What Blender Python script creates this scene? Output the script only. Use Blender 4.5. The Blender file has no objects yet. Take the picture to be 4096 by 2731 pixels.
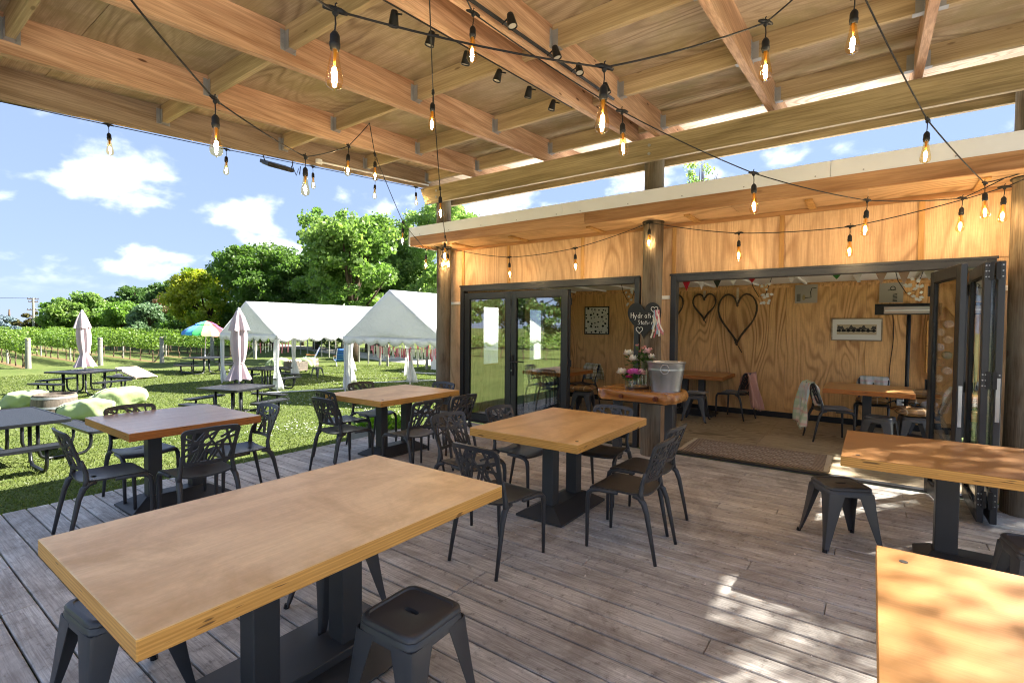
import bpy, math, random
import numpy as np
from mathutils import Vector, Matrix, Euler

R = math.radians
sc = bpy.context.scene
C = sc.collection
rng = np.random.default_rng(7)
random.seed(7)

# ------------------------------------------------------------------ camera
cam_d = bpy.data.cameras.new('camera'); cam = bpy.data.objects.new('camera', cam_d); C.objects.link(cam)
sc.camera = cam
cam_d.sensor_width = 36.0; cam_d.lens = 17.5; cam_d.clip_start = 0.05; cam_d.clip_end = 2000
def _cam():
    yaw, pitch, roll = R(-35.90), R(-1.72), R(0.45)
    f = Vector((math.sin(yaw)*math.cos(pitch), math.cos(yaw)*math.cos(pitch), math.sin(pitch)))
    r = Vector((math.cos(yaw), -math.sin(yaw), 0)); u = r.cross(f)
    r2 = r*math.cos(roll)+u*math.sin(roll); u2 = u*math.cos(roll)-r*math.sin(roll)
    m = Matrix((r2, u2, -f)).transposed().to_4x4(); m.translation = (0, 0, 1.58)
    cam.matrix_world = m
_cam()

# ------------------------------------------------------------------ sky and sun
SUN = Vector((0.485, 0.675, 0.71)).normalized()
EL = math.asin(SUN.z); AZ = math.atan2(SUN.x, SUN.y)
world = bpy.data.worlds.new('World'); sc.world = world; world.use_nodes = True
def _world():
    t = world.node_tree; n = t.nodes; n.clear(); L = t.links.new
    out = n.new('ShaderNodeOutputWorld'); bg = n.new('ShaderNodeBackground'); bg.inputs['Strength'].default_value = SKY_STRENGTH
    sky = n.new('ShaderNodeTexSky'); sky.sky_type = 'NISHITA'; sky.sun_disc = False
    sky.sun_elevation = EL; sky.sun_rotation = AZ; sky.air_density = 1.0; sky.dust_density = 0.0; sky.ozone_density = 2.5; sky.altitude = 1500
    tc = n.new('ShaderNodeTexCoord'); sp = n.new('ShaderNodeSeparateXYZ'); L(tc.outputs['Generated'], sp.inputs[0])
    def math_(op, a, b=None):
        m = n.new('ShaderNodeMath'); m.operation = op
        for i, v in enumerate((a, b)):
            if v is None: continue
            if hasattr(v, 'default_value'): L(v, m.inputs[i])
            else: m.inputs[i].default_value = v
        return m.outputs[0]
    zc = math_('MAXIMUM', sp.outputs['Z'], 0.0)
    zz = math_('ADD', zc, CLOUD_FLAT)
    cb = n.new('ShaderNodeCombineXYZ')
    L(math_('DIVIDE', sp.outputs['X'], zz), cb.inputs[0]); L(math_('DIVIDE', sp.outputs['Y'], zz), cb.inputs[1])
    mp = n.new('ShaderNodeMapping'); L(cb.outputs[0], mp.inputs[0]); mp.inputs['Location'].default_value = CLOUD_AT
    nz = n.new('ShaderNodeTexNoise'); L(mp.outputs[0], nz.inputs['Vector'])
    nz.inputs['Scale'].default_value = CLOUD_SCALE; nz.inputs['Detail'].default_value = 10; nz.inputs['Roughness'].default_value = 0.50; nz.inputs['Distortion'].default_value = 0.15
    rp = n.new('ShaderNodeValToRGB'); L(nz.outputs['Fac'], rp.inputs[0])
    rp.color_ramp.elements[0].position = 0.53; rp.color_ramp.elements[1].position = 0.74; rp.color_ramp.interpolation = 'EASE'
    fade = n.new('ShaderNodeMapRange'); fade.interpolation_type = 'SMOOTHSTEP'; L(zc, fade.inputs[0]); fade.inputs[1].default_value = 0.03; fade.inputs[2].default_value = 0.13
    mx = n.new('ShaderNodeMix'); mx.data_type = 'RGBA'
    L(math_('MULTIPLY', math_('MULTIPLY', rp.outputs[0], fade.outputs[0]), 0.95), mx.inputs[0])
    gm = n.new('ShaderNodeGamma'); L(sky.outputs[0], gm.inputs[0]); gm.inputs[1].default_value = 0.2
    tn = n.new('ShaderNodeMix'); tn.data_type = 'RGBA'; tn.blend_type = 'MULTIPLY'; tn.inputs[0].default_value = 1.0; L(gm.outputs[0], tn.inputs[6]); tn.inputs[7].default_value = SKY_TINT
    L(tn.outputs[2], mx.inputs[6])
    mx.inputs[7].default_value = CLOUD
    L(mx.outputs[2], bg.inputs['Color']); L(bg.outputs[0], out.inputs[0])
SKY_STRENGTH = 0.055
CLOUD = (3.4, 3.45, 3.55, 1); SKY_TINT = (.58, .72, 1.04, 1); CLOUD_FLAT = 0.45; CLOUD_AT = (4, 9, 0.5); CLOUD_SCALE = 5.2
_world()
sun_d = bpy.data.lights.new('sun', 'SUN'); sun = bpy.data.objects.new('sun', sun_d); C.objects.link(sun)
sun_d.energy = 2.0; sun_d.angle = R(0.53); sun_d.color = (1.0, 0.95, 0.87)
sun.rotation_euler = SUN.to_track_quat('Z', 'Y').to_euler()
sun.location = (20, 30, 40)

vs = sc.view_settings
vs.view_transform = 'Standard'; vs.look = 'None'; vs.exposure = 3.82; vs.gamma = 1.0; vs.use_curve_mapping = False
sc.render.engine = 'CYCLES'
cy = sc.cycles
cy.max_bounces = 8; cy.diffuse_bounces = 4; cy.glossy_bounces = 4; cy.transmission_bounces = 6; cy.transparent_max_bounces = 14
cy.sample_clamp_indirect = 6.0; cy.caustics_reflective = False; cy.caustics_refractive = False
cy.filter_width = 1.1; cy.use_adaptive_sampling = True; cy.adaptive_threshold = 0.015
cy.use_denoising = True
try: cy.denoiser = 'OPENIMAGEDENOISE'
except Exception: pass

# ------------------------------------------------------------------ mesh builder
class MB:
    def __init__(s): s.v = []; s.f = []; s.m = []; s.k = 0
    def _add(s, vs_, fs): 
        o = len(s.v); s.v.extend([tuple(p) for p in vs_]); s.f.extend([tuple(i+o for i in f) for f in fs]); s.m.extend([s.k]*len(fs)); return s
    def mi(s, k): s.k = k; return s
    def box(s, x0, x1, y0, y1, z0, z1, M=None):
        P = [Vector((x, y, z)) for z in (z0, z1) for y in (y0, y1) for x in (x0, x1)]
        if M: P = [M @ p for p in P]
        return s._add(P, [(0,2,3,1),(4,5,7,6),(0,1,5,4),(2,6,7,3),(0,4,6,2),(1,3,7,5)])
    def bbox(s, x0, x1, y0, y1, z0, z1, b=.004, M=None):
        """box with chamfered edges"""
        X, Y, Z = (x0, x1), (y0, y1), (z0, z1); P = []; idx = {}
        for i in (0, 1):
            for j in (0, 1):
                for k in (0, 1):
                    sx, sy, sz = (b if i == 0 else -b), (b if j == 0 else -b), (b if k == 0 else -b)
                    for a, q in enumerate(((X[i], Y[j]+sy, Z[k]+sz), (X[i]+sx, Y[j], Z[k]+sz), (X[i]+sx, Y[j]+sy, Z[k]))):
                        idx[i, j, k, a] = len(P); P.append(Vector(q))
        F = []
        I = lambda i, j, k, a: idx[i, j, k, a]
        for i in (0, 1):
            q = [I(i,0,0,0), I(i,1,0,0), I(i,1,1,0), I(i,0,1,0)]; F.append(q if i else q[::-1])
            q = [I(0,i,0,1), I(1,i,0,1), I(1,i,1,1), I(0,i,1,1)]; F.append(q[::-1] if i else q)
            q = [I(0,0,i,2), I(1,0,i,2), I(1,1,i,2), I(0,1,i,2)]; F.append(q if i else q[::-1])
        for j in (0, 1):
            for k in (0, 1):
                q = [I(0,j,k,1), I(1,j,k,1), I(1,j,k,2), I(0,j,k,2)]; F.append(q if (j == k) else q[::-1])
                q = [I(j,0,k,0), I(j,1,k,0), I(j,1,k,2), I(j,0,k,2)]; F.append(q[::-1] if (j == k) else q)
                q = [I(j,k,0,0), I(j,k,1,0), I(j,k,1,1), I(j,k,0,1)]; F.append(q if (j == k) else q[::-1])
        for i in (0, 1):
            for j in (0, 1):
                for k in (0, 1):
                    q = [I(i,j,k,0), I(i,j,k,1), I(i,j,k,2)]; F.append(q if (i+j+k) % 2 else q[::-1])
        if M: P = [M @ p for p in P]
        return s._add(P, F)
    def tube(s, pts, rad, n=8, cap=True):
        pts = [Vector(p) for p in pts]; m = len(pts)
        if not hasattr(rad, '__len__'): rad = [rad]*m
        P = []; ref = None
        for i in range(m):
            t = (pts[min(i+1, m-1)]-pts[max(i-1, 0)]).normalized()
            if ref is None:
                ref = Vector((0, 0, 1)) if abs(t.z) < .9 else Vector((1, 0, 0))
            a = (ref-t*ref.dot(t)); a.normalize(); b = t.cross(a); ref = a
            for j in range(n):
                th = 2*math.pi*j/n; P.append(pts[i]+(a*math.cos(th)+b*math.sin(th))*rad[i])
        F = [(i*n+j, i*n+(j+1) % n, (i+1)*n+(j+1) % n, (i+1)*n+j) for i in range(m-1) for j in range(n)]
        if cap: F += [tuple(range(n-1, -1, -1)), tuple((m-1)*n+j for j in range(n))]
        return s._add(P, F)
    def cyl(s, c, r, h, n=16, r1=None): 
        return s.tube([c, (c[0], c[1], c[2]+h)], [r, r if r1 is None else r1], n)
    def lathe(s, prof, n=24, c=(0, 0, 0), cap=False):
        P = []
        for r, z in prof:
            for j in range(n):
                th = 2*math.pi*j/n; P.append((c[0]+r*math.cos(th), c[1]+r*math.sin(th), c[2]+z))
        m = len(prof)
        F = [(i*n+j, i*n+(j+1) % n, (i+1)*n+(j+1) % n, (i+1)*n+j) for i in range(m-1) for j in range(n)]
        if cap: F += [tuple(range(n-1, -1, -1)), tuple((m-1)*n+j for j in range(n))]
        return s._add(P, F)
    def rings(s, rings, cap0=False, cap1=False, closed=True):
        n = len(rings[0]); P = [p for r in rings for p in r]; q = n if closed else n-1
        F = [(i*n+j, i*n+(j+1) % n, (i+1)*n+(j+1) % n, (i+1)*n+j) for i in range(len(rings)-1) for j in range(q)]
        if cap0: F.append(tuple(range(n-1, -1, -1)))
        if cap1: F.append(tuple((len(rings)-1)*n+j for j in range(n)))
        return s._add(P, F)
    def grid(s, fn, nu, nv):
        P = [fn(i/nu, j/nv) for j in range(nv+1) for i in range(nu+1)]; w = nu+1
        return s._add(P, [(j*w+i, j*w+i+1, (j+1)*w+i+1, (j+1)*w+i) for j in range(nv) for i in range(nu)])
    def slab(s, fn, nu, nv, off):
        """closed thin shell: fn(u,v) gives the top, off the bottom's displacement"""
        T = [Vector(fn(i/nu, j/nv)) for j in range(nv+1) for i in range(nu+1)]; o = Vector(off); w = nu+1; N = len(T)
        F = [(j*w+i, j*w+i+1, (j+1)*w+i+1, (j+1)*w+i) for j in range(nv) for i in range(nu)]
        F += [tuple(k+N for k in q[::-1]) for q in list(F)]
        for i in range(nu): F += [(i+1, i, i+N, i+1+N), (nv*w+i, nv*w+i+1, nv*w+i+1+N, nv*w+i+N)]
        for j in range(nv): F += [(j*w, (j+1)*w, (j+1)*w+N, j*w+N), ((j+1)*w+nu, j*w+nu, j*w+nu+N, (j+1)*w+nu+N)]
        return s._add(T+[p+o for p in T], F)
    def prism(s, poly, d0, d1, M=None):
        n = len(poly); P = [Vector((x, y, d0)) for x, y in poly]+[Vector((x, y, d1)) for x, y in poly]
        if M: P = [M @ p for p in P]
        return s._add(P, [tuple(range(n-1, -1, -1)), tuple(range(n, 2*n))]+[(i, (i+1) % n, n+(i+1) % n, n+i) for i in range(n)])
    def ribbon(s, pts, nor, w, th):
        """flat bar following pts; nor = normals, w width, th thickness"""
        pts = [Vector(p) for p in pts]; m = len(pts); rs = []
        for i in range(m):
            t = (pts[min(i+1, m-1)]-pts[max(i-1, 0)]).normalized(); nn = Vector(nor[i]); sd = t.cross(nn).normalized(); nn = sd.cross(t).normalized()
            ww = w[i] if hasattr(w, '__len__') else w
            rs.append([pts[i]+sd*ww/2+nn*th/2, pts[i]-sd*ww/2+nn*th/2, pts[i]-sd*ww/2-nn*th/2, pts[i]+sd*ww/2-nn*th/2])
        return s.rings(rs, True, True)
    def mesh(s, name):
        me = bpy.data.meshes.new(name); me.from_pydata([tuple(p) for p in s.v], [], s.f); me.update()
        if any(s.m): me.polygons.foreach_set('material_index', s.m)
        return me
    def build(s, name, mat, parent=None, smooth=False, loc=None, rot=None, fix=True):
        me = s.mesh(name)
        if fix:
            import bmesh
            b = bmesh.new(); b.from_mesh(me); bmesh.ops.recalc_face_normals(b, faces=b.faces); b.to_mesh(me); b.free()
        for m in (mat if isinstance(mat, (list, tuple)) else [mat]): me.materials.append(m)
        if smooth:
            me.polygons.foreach_set('use_smooth', [True]*len(me.polygons))
            if smooth is not True: 
                try: me.set_sharp_from_angle(angle=R(smooth))
                except Exception: pass
        return obj(name, me, parent, loc, rot)

def obj(name, me, parent=None, loc=None, rot=None):
    o = bpy.data.objects.new(name, me); C.objects.link(o)
    if parent: o.parent = parent
    if loc is not None: o.location = loc
    if rot is not None: o.rotation_euler = rot
    return o
def tag(o, label=None, cat=None, group=None, kind=None):
    if label: o['label'] = label
    if cat: o['category'] = cat
    if group: o['group'] = group
    if kind: o['kind'] = kind
    return o
def thing(name, label, cat, loc=(0, 0, 0), rz=0, group=None):
    o = bpy.data.objects.new(name, None); C.objects.link(o); o.empty_display_size = .1
    o.location = loc; o.rotation_euler = (0, 0, rz)
    return tag(o, label, cat, group)
def dup(root, loc, rz=0, label=None, group=None, scale=None):
    def cp(o, par):
        c = o.copy(); C.objects.link(c); c.parent = par
        for ch in o.children: cp(ch, c)
        return c
    r = cp(root, None); r.location = loc; r.rotation_euler = (0, 0, rz)
    if label: r['label'] = label
    if group: r['group'] = group
    if scale is not None: r.scale = scale if hasattr(scale, '__len__') else (scale,)*3
    return r

# ------------------------------------------------------------------ materials
def lin(h):
    if isinstance(h, str): c = [int(h[i:i+2], 16)/255 for i in (0, 2, 4)]
    else: return tuple(h)[:3]+(1,)
    return tuple(((x+.055)/1.055)**2.4 if x > .04045 else x/12.92 for x in c)+(1,)
class NT:
    def __init__(s, name):
        s.mat = bpy.data.materials.new(name); s.mat.use_nodes = True; s.t = s.mat.node_tree; s.t.nodes.clear()
        s.out = s.t.nodes.new('ShaderNodeOutputMaterial')
    def n(s, typ, ins=None, **props):
        nd = s.t.nodes.new('ShaderNode'+typ)
        for k, v in props.items(): setattr(nd, k, v)
        for k, v in (ins or {}).items(): s.put(nd.inputs[k], v)
        return nd
    def put(s, sock, v):
        if isinstance(v, bpy.types.NodeSocket): s.t.links.new(v, sock)
        elif isinstance(v, bpy.types.Node): s.t.links.new(v.outputs[0], sock)
        else: sock.default_value = v
    def m(s, op, a, b=0.0, c=None): 
        d = {0: a, 1: b}
        if c is not None: d[2] = c
        return s.n('Math', d, operation=op).outputs[0]
    def mix(s, f, a, b, mode='MIX'): return s.n('Mix', {0: f, 6: a, 7: b}, data_type='RGBA', blend_type=mode).outputs[2]
    def ramp(s, f, stops):
        nd = s.n('ValToRGB', {0: f}); e = nd.color_ramp.elements
        while len(e) < len(stops): e.new(.5)
        for i, (p, c) in enumerate(stops): e[i].position = p; e[i].color = c if not isinstance(c, (int, float)) else (c, c, c, 1)
        return nd.outputs[0]
    def noise(s, vec, scale=1., detail=4., rough=.55, dist=0.): return s.n('TexNoise', {'Vector': vec, 'Scale': scale, 'Detail': detail, 'Roughness': rough, 'Distortion': dist}).outputs['Fac']
    def coords(s, rand=True, scale=(1, 1, 1), kind='Object'):
        v = s.n('TexCoord').outputs[kind]
        if rand:
            r = s.n('ObjectInfo').outputs['Random']
            k = s.n('CombineXYZ', {0: s.m('MULTIPLY', r, 31.7), 1: s.m('MULTIPLY', r, 57.3), 2: s.m('MULTIPLY', r, 13.1)})
            v = s.n('VectorMath', {0: v, 1: k.outputs[0]}, operation='ADD').outputs[0]
        return s.sc(v, scale)
    def sc(s, v, k): return s.n('Mapping', {'Vector': v, 'Scale': k}).outputs[0]
    def rnd(s): return s.n('ObjectInfo').outputs['Random']
    def hsv(s, col, val=1., sat=1., hue=.5): return s.n('HueSaturation', {'Hue': hue, 'Saturation': sat, 'Value': val, 'Color': col}).outputs[0]
    def bump(s, h, strength=.3, dist=.01): return s.n('Bump', {'Height': h, 'Strength': strength, 'Distance': dist}).outputs[0]
    def bsdf(s, col, rough=.5, metal=0., nor=None, spec=.5, **kw):
        d = {'Base Color': col, 'Roughness': rough, 'Metallic': metal, 'Specular IOR Level': spec}
        if nor is not None: d['Normal'] = nor
        d.update(kw)
        b = s.n('BsdfPrincipled', d); s.t.links.new(b.outputs[0], s.out.inputs[0]); return s.mat

AX = {'X': (1, 0, 0), 'Y': (0, 1, 0), 'Z': (0, 0, 1)}
def gsc(ax, along, across): return tuple(along if a else across for a in AX[ax])

def wood(name, dark, light, ax='X', rough=.6, var=.25, streak=.55, blotch=.25, bump=.25, grey=None, spec=.35, knots=0., scale=1.):
    t = NT(name); v = t.coords()
    g1 = t.noise(t.sc(v, gsc(ax, .7*scale, 9*scale)), 1, 5, .6, .6)
    g2 = t.noise(t.sc(v, gsc(ax, 2.2*scale, 90*scale)), 1, 3, .6)
    g3 = t.noise(t.sc(v, gsc(ax, 1.1, 2.6)), 1, 4, .6, .3)
    col = t.mix(t.ramp(g1, [(.33, 0.), (.68, 1.)]), lin(dark), lin(light))
    col = t.mix(t.m('MULTIPLY', t.ramp(g2, [(.42, 1.), (.56, 0.)]), streak), col, t.mix(1, col, (.55, .5, .45, 1), 'MULTIPLY'))
    if grey: col = t.mix(t.ramp(g3, [(.38, 0.), (.62, 1.)]), col, t.mix(.75, col, lin(grey)))
    col = t.mix(t.m('MULTIPLY', t.ramp(g3, [(.30, 1.), (.55, 0.)]), blotch), col, t.mix(1, col, (.45, .42, .40, 1), 'MULTIPLY'))
    if knots:
        vo = t.n('TexVoronoi', {'Vector': t.sc(v, gsc(ax, 1.3, 4.2)), 'Scale': 1.55, 'Randomness': 1.0}).outputs['Distance']
        kc = t.ramp(vo, [(.0, 1.), (.05, .9), (.085, 0.)])
        col = t.mix(t.m('MULTIPLY', kc, knots), col, lin('4a2a14'))
    col = t.hsv(col, t.m('ADD', t.m('MULTIPLY', t.m('SUBTRACT', t.rnd(), .5), var*2), 1.0))
    nor = t.bump(t.m('ADD', g2, t.m('MULTIPLY', g1, .6)), bump, .004)
    return t.bsdf(col, t.m('ADD', t.m('MULTIPLY', g1, .15), rough-.07), 0, nor, spec)

def plywood(name, dark, light, ax='X', freq=26., rough=.55, var=.06, stain=None, sat=1., scale=1., contrast=1., spec=.3, fibre=.28):
    t = NT(name); v = t.coords()
    w = t.noise(t.sc(v, gsc(ax, .40*scale, 1.7*scale)), 1, 1.6, .45, .5)
    s_ = t.m('ADD', t.m('MULTIPLY', t.m('SINE', t.m('MULTIPLY', w, freq*3.6)), .5), .5)
    s_ = t.m('POWER', s_, 2.2)
    fib = t.noise(t.sc(v, gsc(ax, 3*scale, 110*scale)), 1, 3, .6)
    msk = t.ramp(t.noise(t.sc(v, gsc(ax, .8, 1.3)), 1, 3, .5), [(.35, .15), (.65, 1.)])
    f = t.m('MULTIPLY', t.m('MULTIPLY', s_, msk), .85*contrast)
    col = t.mix(f, lin(light), lin(dark))
    col = t.mix(t.m('MULTIPLY', t.ramp(fib, [(.4, 1.), (.6, 0.)]), fibre), col, t.mix(1, col, lin(dark), 'MULTIPLY'))
    if stain: col = t.mix(t.m('MULTIPLY', t.ramp(t.noise(v, 2.3, 7, .66, .5), [(.44, 0.), (.66, 1.)]), .8), col, lin(stain))
    sp_ = t.noise(v, 26., 4, .65); col = t.hsv(col, t.m('ADD', t.m('MULTIPLY', sp_, .24), .88))
    col = t.hsv(col, t.m('ADD', t.m('MULTIPLY', t.m('SUBTRACT', t.rnd(), .5), var*2), 1.0), sat)
    return t.bsdf(col, rough, 0, t.bump(t.m('ADD', fib, t.m('MULTIPLY', s_, .5)), .18, .003), spec)

def plain(name, col, rough=.5, metal=0., spec=.5, nscale=0, namt=.12, bump=0., bscale=60., bdist=.004, **kw):
    t = NT(name); c = lin(col)
    if nscale:
        v = t.coords(); k = t.noise(v, nscale, 5, .6)
        c = t.hsv(c, t.m('ADD', t.m('MULTIPLY', t.m('SUBTRACT', k, .5), namt*4), 1.0))
        rough = t.m('ADD', t.m('MULTIPLY', t.m('SUBTRACT', k, .5), .25), rough)
    nor = None
    if bump: nor = t.bump(t.noise(t.coords(), bscale, 3, .6), bump, bdist)
    return t.bsdf(c, rough, metal, nor, spec, **kw)

def leafmat(name, c0, c1, c2=None, trans=.35, rough=.45):
    t = NT(name)
    isl = t.n('NewGeometry').outputs['Random Per Island']
    v = t.coords(True); cl = t.noise(v, .35, 3, .5)
    col = t.mix(isl, lin(c0), lin(c1))
    if c2: col = t.mix(t.ramp(cl, [(.42, 0.), (.62, 1.)]), col, lin(c2))
    b = t.n('BsdfPrincipled', {'Base Color': col, 'Roughness': rough, 'Specular IOR Level': .35})
    tr = t.n('BsdfTranslucent', {'Color': t.hsv(col, 1.25, 1.15)})
    mx = t.n('MixShader', {0: trans, 1: b.outputs[0], 2: tr.outputs[0]}); t.t.links.new(mx.outputs[0], t.out.inputs[0]); return t.mat

def thinglass(name, tint=(.93, .96, .95, 1), ior=1.5, gloss=1.0):
    t = NT(name)
    ge = t.n('NewGeometry'); c = t.m('ABSOLUTE', t.n('VectorMath', {0: ge.outputs['Incoming'], 1: ge.outputs['Normal']}, operation='DOT_PRODUCT').outputs['Value'])
    f0 = ((ior-1)/(ior+1))**2*gloss
    f = t.m('MINIMUM', t.m('ADD', t.m('MULTIPLY', t.m('POWER', t.m('SUBTRACT', 1.0, c), 5.0), 1-f0), f0), 1.0)
    a = t.n('BsdfTransparent', {'Color': tint}); g = t.n('BsdfGlossy', {'Color': (1, 1, 1, 1), 'Roughness': .015})
    mx = t.n('MixShader', {0: f, 1: a.outputs[0], 2: g.outputs[0]}); t.t.links.new(mx.outputs[0], t.out.inputs[0]); return t.mat

def emit(name, col, st):
    t = NT(name); e = t.n('Emission', {'Color': lin(col), 'Strength': st}); t.t.links.new(e.outputs[0], t.out.inputs[0]); return t.mat

def fabric(name, col, rough=.9, wr=.0, wscale=6., sheen=.2, trans=0., weave=0., namt=.1):
    t = NT(name); v = t.coords()
    k = t.noise(v, 3., 4, .6)
    c = t.hsv(lin(col), t.m('ADD', t.m('MULTIPLY', t.m('SUBTRACT', k, .5), namt*3), 1.))
    h = t.noise(v, wscale, 4, .55, 1.2)
    nor = t.bump(h, wr, .03) if wr else None
    b = t.n('BsdfPrincipled', {'Base Color': c, 'Roughness': rough, 'Specular IOR Level': .2, 'Sheen Weight': sheen})
    if nor is not None: t.put(b.inputs['Normal'], nor)
    if trans:
        tr = t.n('BsdfTranslucent', {'Color': c}); mx = t.n('MixShader', {0: trans, 1: b.outputs[0], 2: tr.outputs[0]}); t.t.links.new(mx.outputs[0], t.out.inputs[0])
    else: t.t.links.new(b.outputs[0], t.out.inputs[0])
    return t.mat

def plaid(name, base, bands, sx=14., rough=.95):
    """woven check: bands = list of (axis, position 0..1, width, colour)"""
    t = NT(name); v = t.n('TexCoord').outputs['Object']; sp = t.n('SeparateXYZ', {0: t.sc(v, (sx, sx, sx))})
    col = lin(base)
    for ax, pos, w, cc in bands:
        fr = t.m('FRACT', t.m('ADD', sp.outputs[ax], pos))
        k = t.m('LESS_THAN', fr, w); col = t.mix(t.m('MULTIPLY', k, .6), col, lin(cc))
    nz = t.noise(v, 220., 2, .5)
    return t.bsdf(t.hsv(col, t.m('ADD', t.m('MULTIPLY', nz, .5), .75)), rough, 0, t.bump(nz, .3, .004), .15)

M = {}
def deckmat():
    t = NT('weathered_deck'); v = t.coords()
    g1 = t.noise(t.sc(v, (.9, 11, 11)), 1, 6, .65, .4); g2 = t.noise(t.sc(v, (4, 120, 120)), 1, 4, .65); g4 = t.noise(t.sc(v, (14, 60, 60)), 1, 4, .7)
    w = t.n('TexCoord').outputs['Object']; pos = t.n('NewGeometry').outputs['Position']
    st = t.noise(pos, 1.5, 8, .7, .6); sp_ = t.noise(pos, 14., 5, .7)
    col = t.mix(t.ramp(g1, [(.3, 0.), (.7, 1.)]), lin('b0a89f'), lin('e2ded6'))
    col = t.mix(t.m('MULTIPLY', t.ramp(g2, [(.40, 1.), (.58, 0.)]), .45), col, lin('7a6e64'))
    col = t.mix(t.m('MULTIPLY', t.ramp(st, [(.46, 0.), (.64, 1.)]), .70), col, lin('7d7166'))
    col = t.mix(t.m('MULTIPLY', t.ramp(sp_, [(.56, 0.), (.70, 1.)]), .65), col, lin('564a40'))
    col = t.hsv(col, t.m('ADD', t.m('MULTIPLY', t.m('SUBTRACT', t.rnd(), .5), .22), t.m('ADD', t.m('MULTIPLY', g4, .5), .80)), .85)
    return t.bsdf(col, .62, 0, t.bump(t.m('ADD', g2, t.m('MULTIPLY', g4, .6)), .45, .004), .3)
M['deck'] = deckmat()
M['rafter'] = wood('rafter_pine', 'a47c5e', 'd6b292', 'Y', .6, .12, .5, .25, .2, knots=.9, spec=.25)
M['purlin'] = wood('purlin_pine', 'a08a66', 'c9b38c', 'X', .62, .12, .4, .15, .15, knots=.6, spec=.25)
M['edge'] = wood('edge_timber', '8c7760', 'b4a088', 'Y', .65, .05, .45, .25, .15, knots=.5, spec=.25)
M['beam'] = wood('treated_beam', '8c7a58', 'bfab84', 'X', .62, .06, .45, .2, .2, knots=.75, spec=.25)
M['post'] = wood('round_post', '4e4032', '92806a', 'Z', .75, .06, .95, .55, .6, grey='7c776a', spec=.2, knots=.7, scale=1.5)
M['roofply'] = plywood('roof_plywood', '7e6a52', 'bfac90', 'X', 30, .65, .10, stain='9a8e66', contrast=.9)
M['roofply_lit'] = plywood('roof_plywood_lit', '907862', 'd0beaa', 'X', 60, .65, .10, contrast=.9)  # same roof plywood in paler colours, painting in the light past the beam
M['wallply'] = plywood('wall_plywood', '966c46', 'd4b28c', 'Z', 22, .5, .05, contrast=.7, scale=1.25)
M['inply'] = plywood('inner_plywood', '9a6430', 'e6b678', 'Z', 24, .42, .05, contrast=.9, scale=1.3)
M['soffit'] = plywood('soffit_plywood', 'a07c54', 'd4b28a', 'X', 20, .55, .05)
M['batten'] = wood('batten_timber', 'a0743c', 'd0a468', 'Z', .5, .05, .3, .1, .1)
M['fascia'] = wood('fascia_timber', '8c6038', 'c09468', 'X', .5, .05, .3, .1, .1, knots=.4)
M['floorply'] = plywood('floor_plywood', '6c5c46', 'b8a688', 'X', 60, .5, .05, scale=1.2, contrast=1.1)
M['tabletop'] = plywood('table_plywood', 'c09466', 'ecca9a', 'Y', 7, .42, .05, contrast=.45, fibre=.12, stain='c49a66', spec=.3)
M['tabletop_x'] = plywood('table_plywood_x', '845224', 'a87642', 'X', 9, .38, .05, contrast=.6, fibre=.14, stain='a8763c', spec=.5)
M['tabletop_r'] = plywood('table_plywood_red', '9a7660', 'c8a88e', 'Y', 14, .26, .05, contrast=.3, spec=.55)
M['tabletop_f'] = plywood('table_plywood_figured', 'a06c34', 'e6bd84', 'Y', 7, .38, .04, contrast=.6, fibre=.12, stain='c89a5e', spec=.5)
M['intable'] = plywood('inner_table_ply', '96642e', 'c48c50', 'X', 20, .3, .05, contrast=.4, spec=.5)
def ply_edge(name, c, d):
    t = NT(name); v = t.n('TexCoord').outputs['Object']; z = t.n('SeparateXYZ', {0: v}).outputs[2]
    w = t.m('ADD', t.m('MULTIPLY', z, 520.), t.m('MULTIPLY', t.noise(v, 5, 4), 3.5))
    s1 = t.m('ADD', t.m('MULTIPLY', t.m('SINE', w), .5), .5)
    s2 = t.noise(t.sc(v, (3, 3, 160)), 1, 3, .6); gap = t.ramp(t.noise(t.sc(v, (7, 7, 60)), 1, 2, .5), [(.66, 0.), (.70, 1.)])
    col = t.mix(t.m('MULTIPLY', s1, .42), lin(c), lin(d)); col = t.mix(t.m('MULTIPLY', t.ramp(s2, [(.4, 1.), (.6, 0.)]), .4), col, lin(d))
    col = t.mix(t.m('MULTIPLY', gap, .75), col, lin('38220f'))
    return t.bsdf(col, .45, 0, t.bump(s1, .15, .002), .3)
M['plyedge'] = ply_edge('plywood_edge', 'd8a458', 'a06a28'); M['plyedge_r'] = ply_edge('plywood_edge_red', 'b87438', '7c4418')
M['plastic'] = plain('black_plastic', '333437', .40, 0, .5, 4, .06, .12, 240., .001)
M['steel'] = plain('black_steel', '2c2d2f', .42, 0, .5, 5, .10, .1, 180., .001)
M['stoolm'] = plain('stool_enamel', '3a3b3e', .40, 0, .55, 6, .10, .06, 120., .001)
M['basem'] = plain('base_steel', '38393a', .5, 0, .45, 3, .16, .12, 140., .001)
M['galv'] = plain('galvanised', '9a9c9e', .45, .35, .5, 14, .12, .1, 90., .001)
M['bright'] = plain('bright_galvanised', 'a8abae', .34, .8, .5, 7, .12, .25, 16., .004)
M['alu'] = plain('dark_aluminium', '303236', .38, .2, .5, 3, .05, .04, 300., .001)
M['white_metal'] = plain('white_flashing', 'dcdee0', .45, 0, .5, 3, .05, .05, 30., .002)
M['white'] = plain('white_paint', 'ecece8', .55, 0, .4, 2, .04)
M['glass'] = thinglass('door_glass', (.94, .96, .95, 1), 1.5, 4.6)
M['clear'] = thinglass('clear_glass', (.97, .98, .98, 1), 1.45, 1.0)
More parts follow.
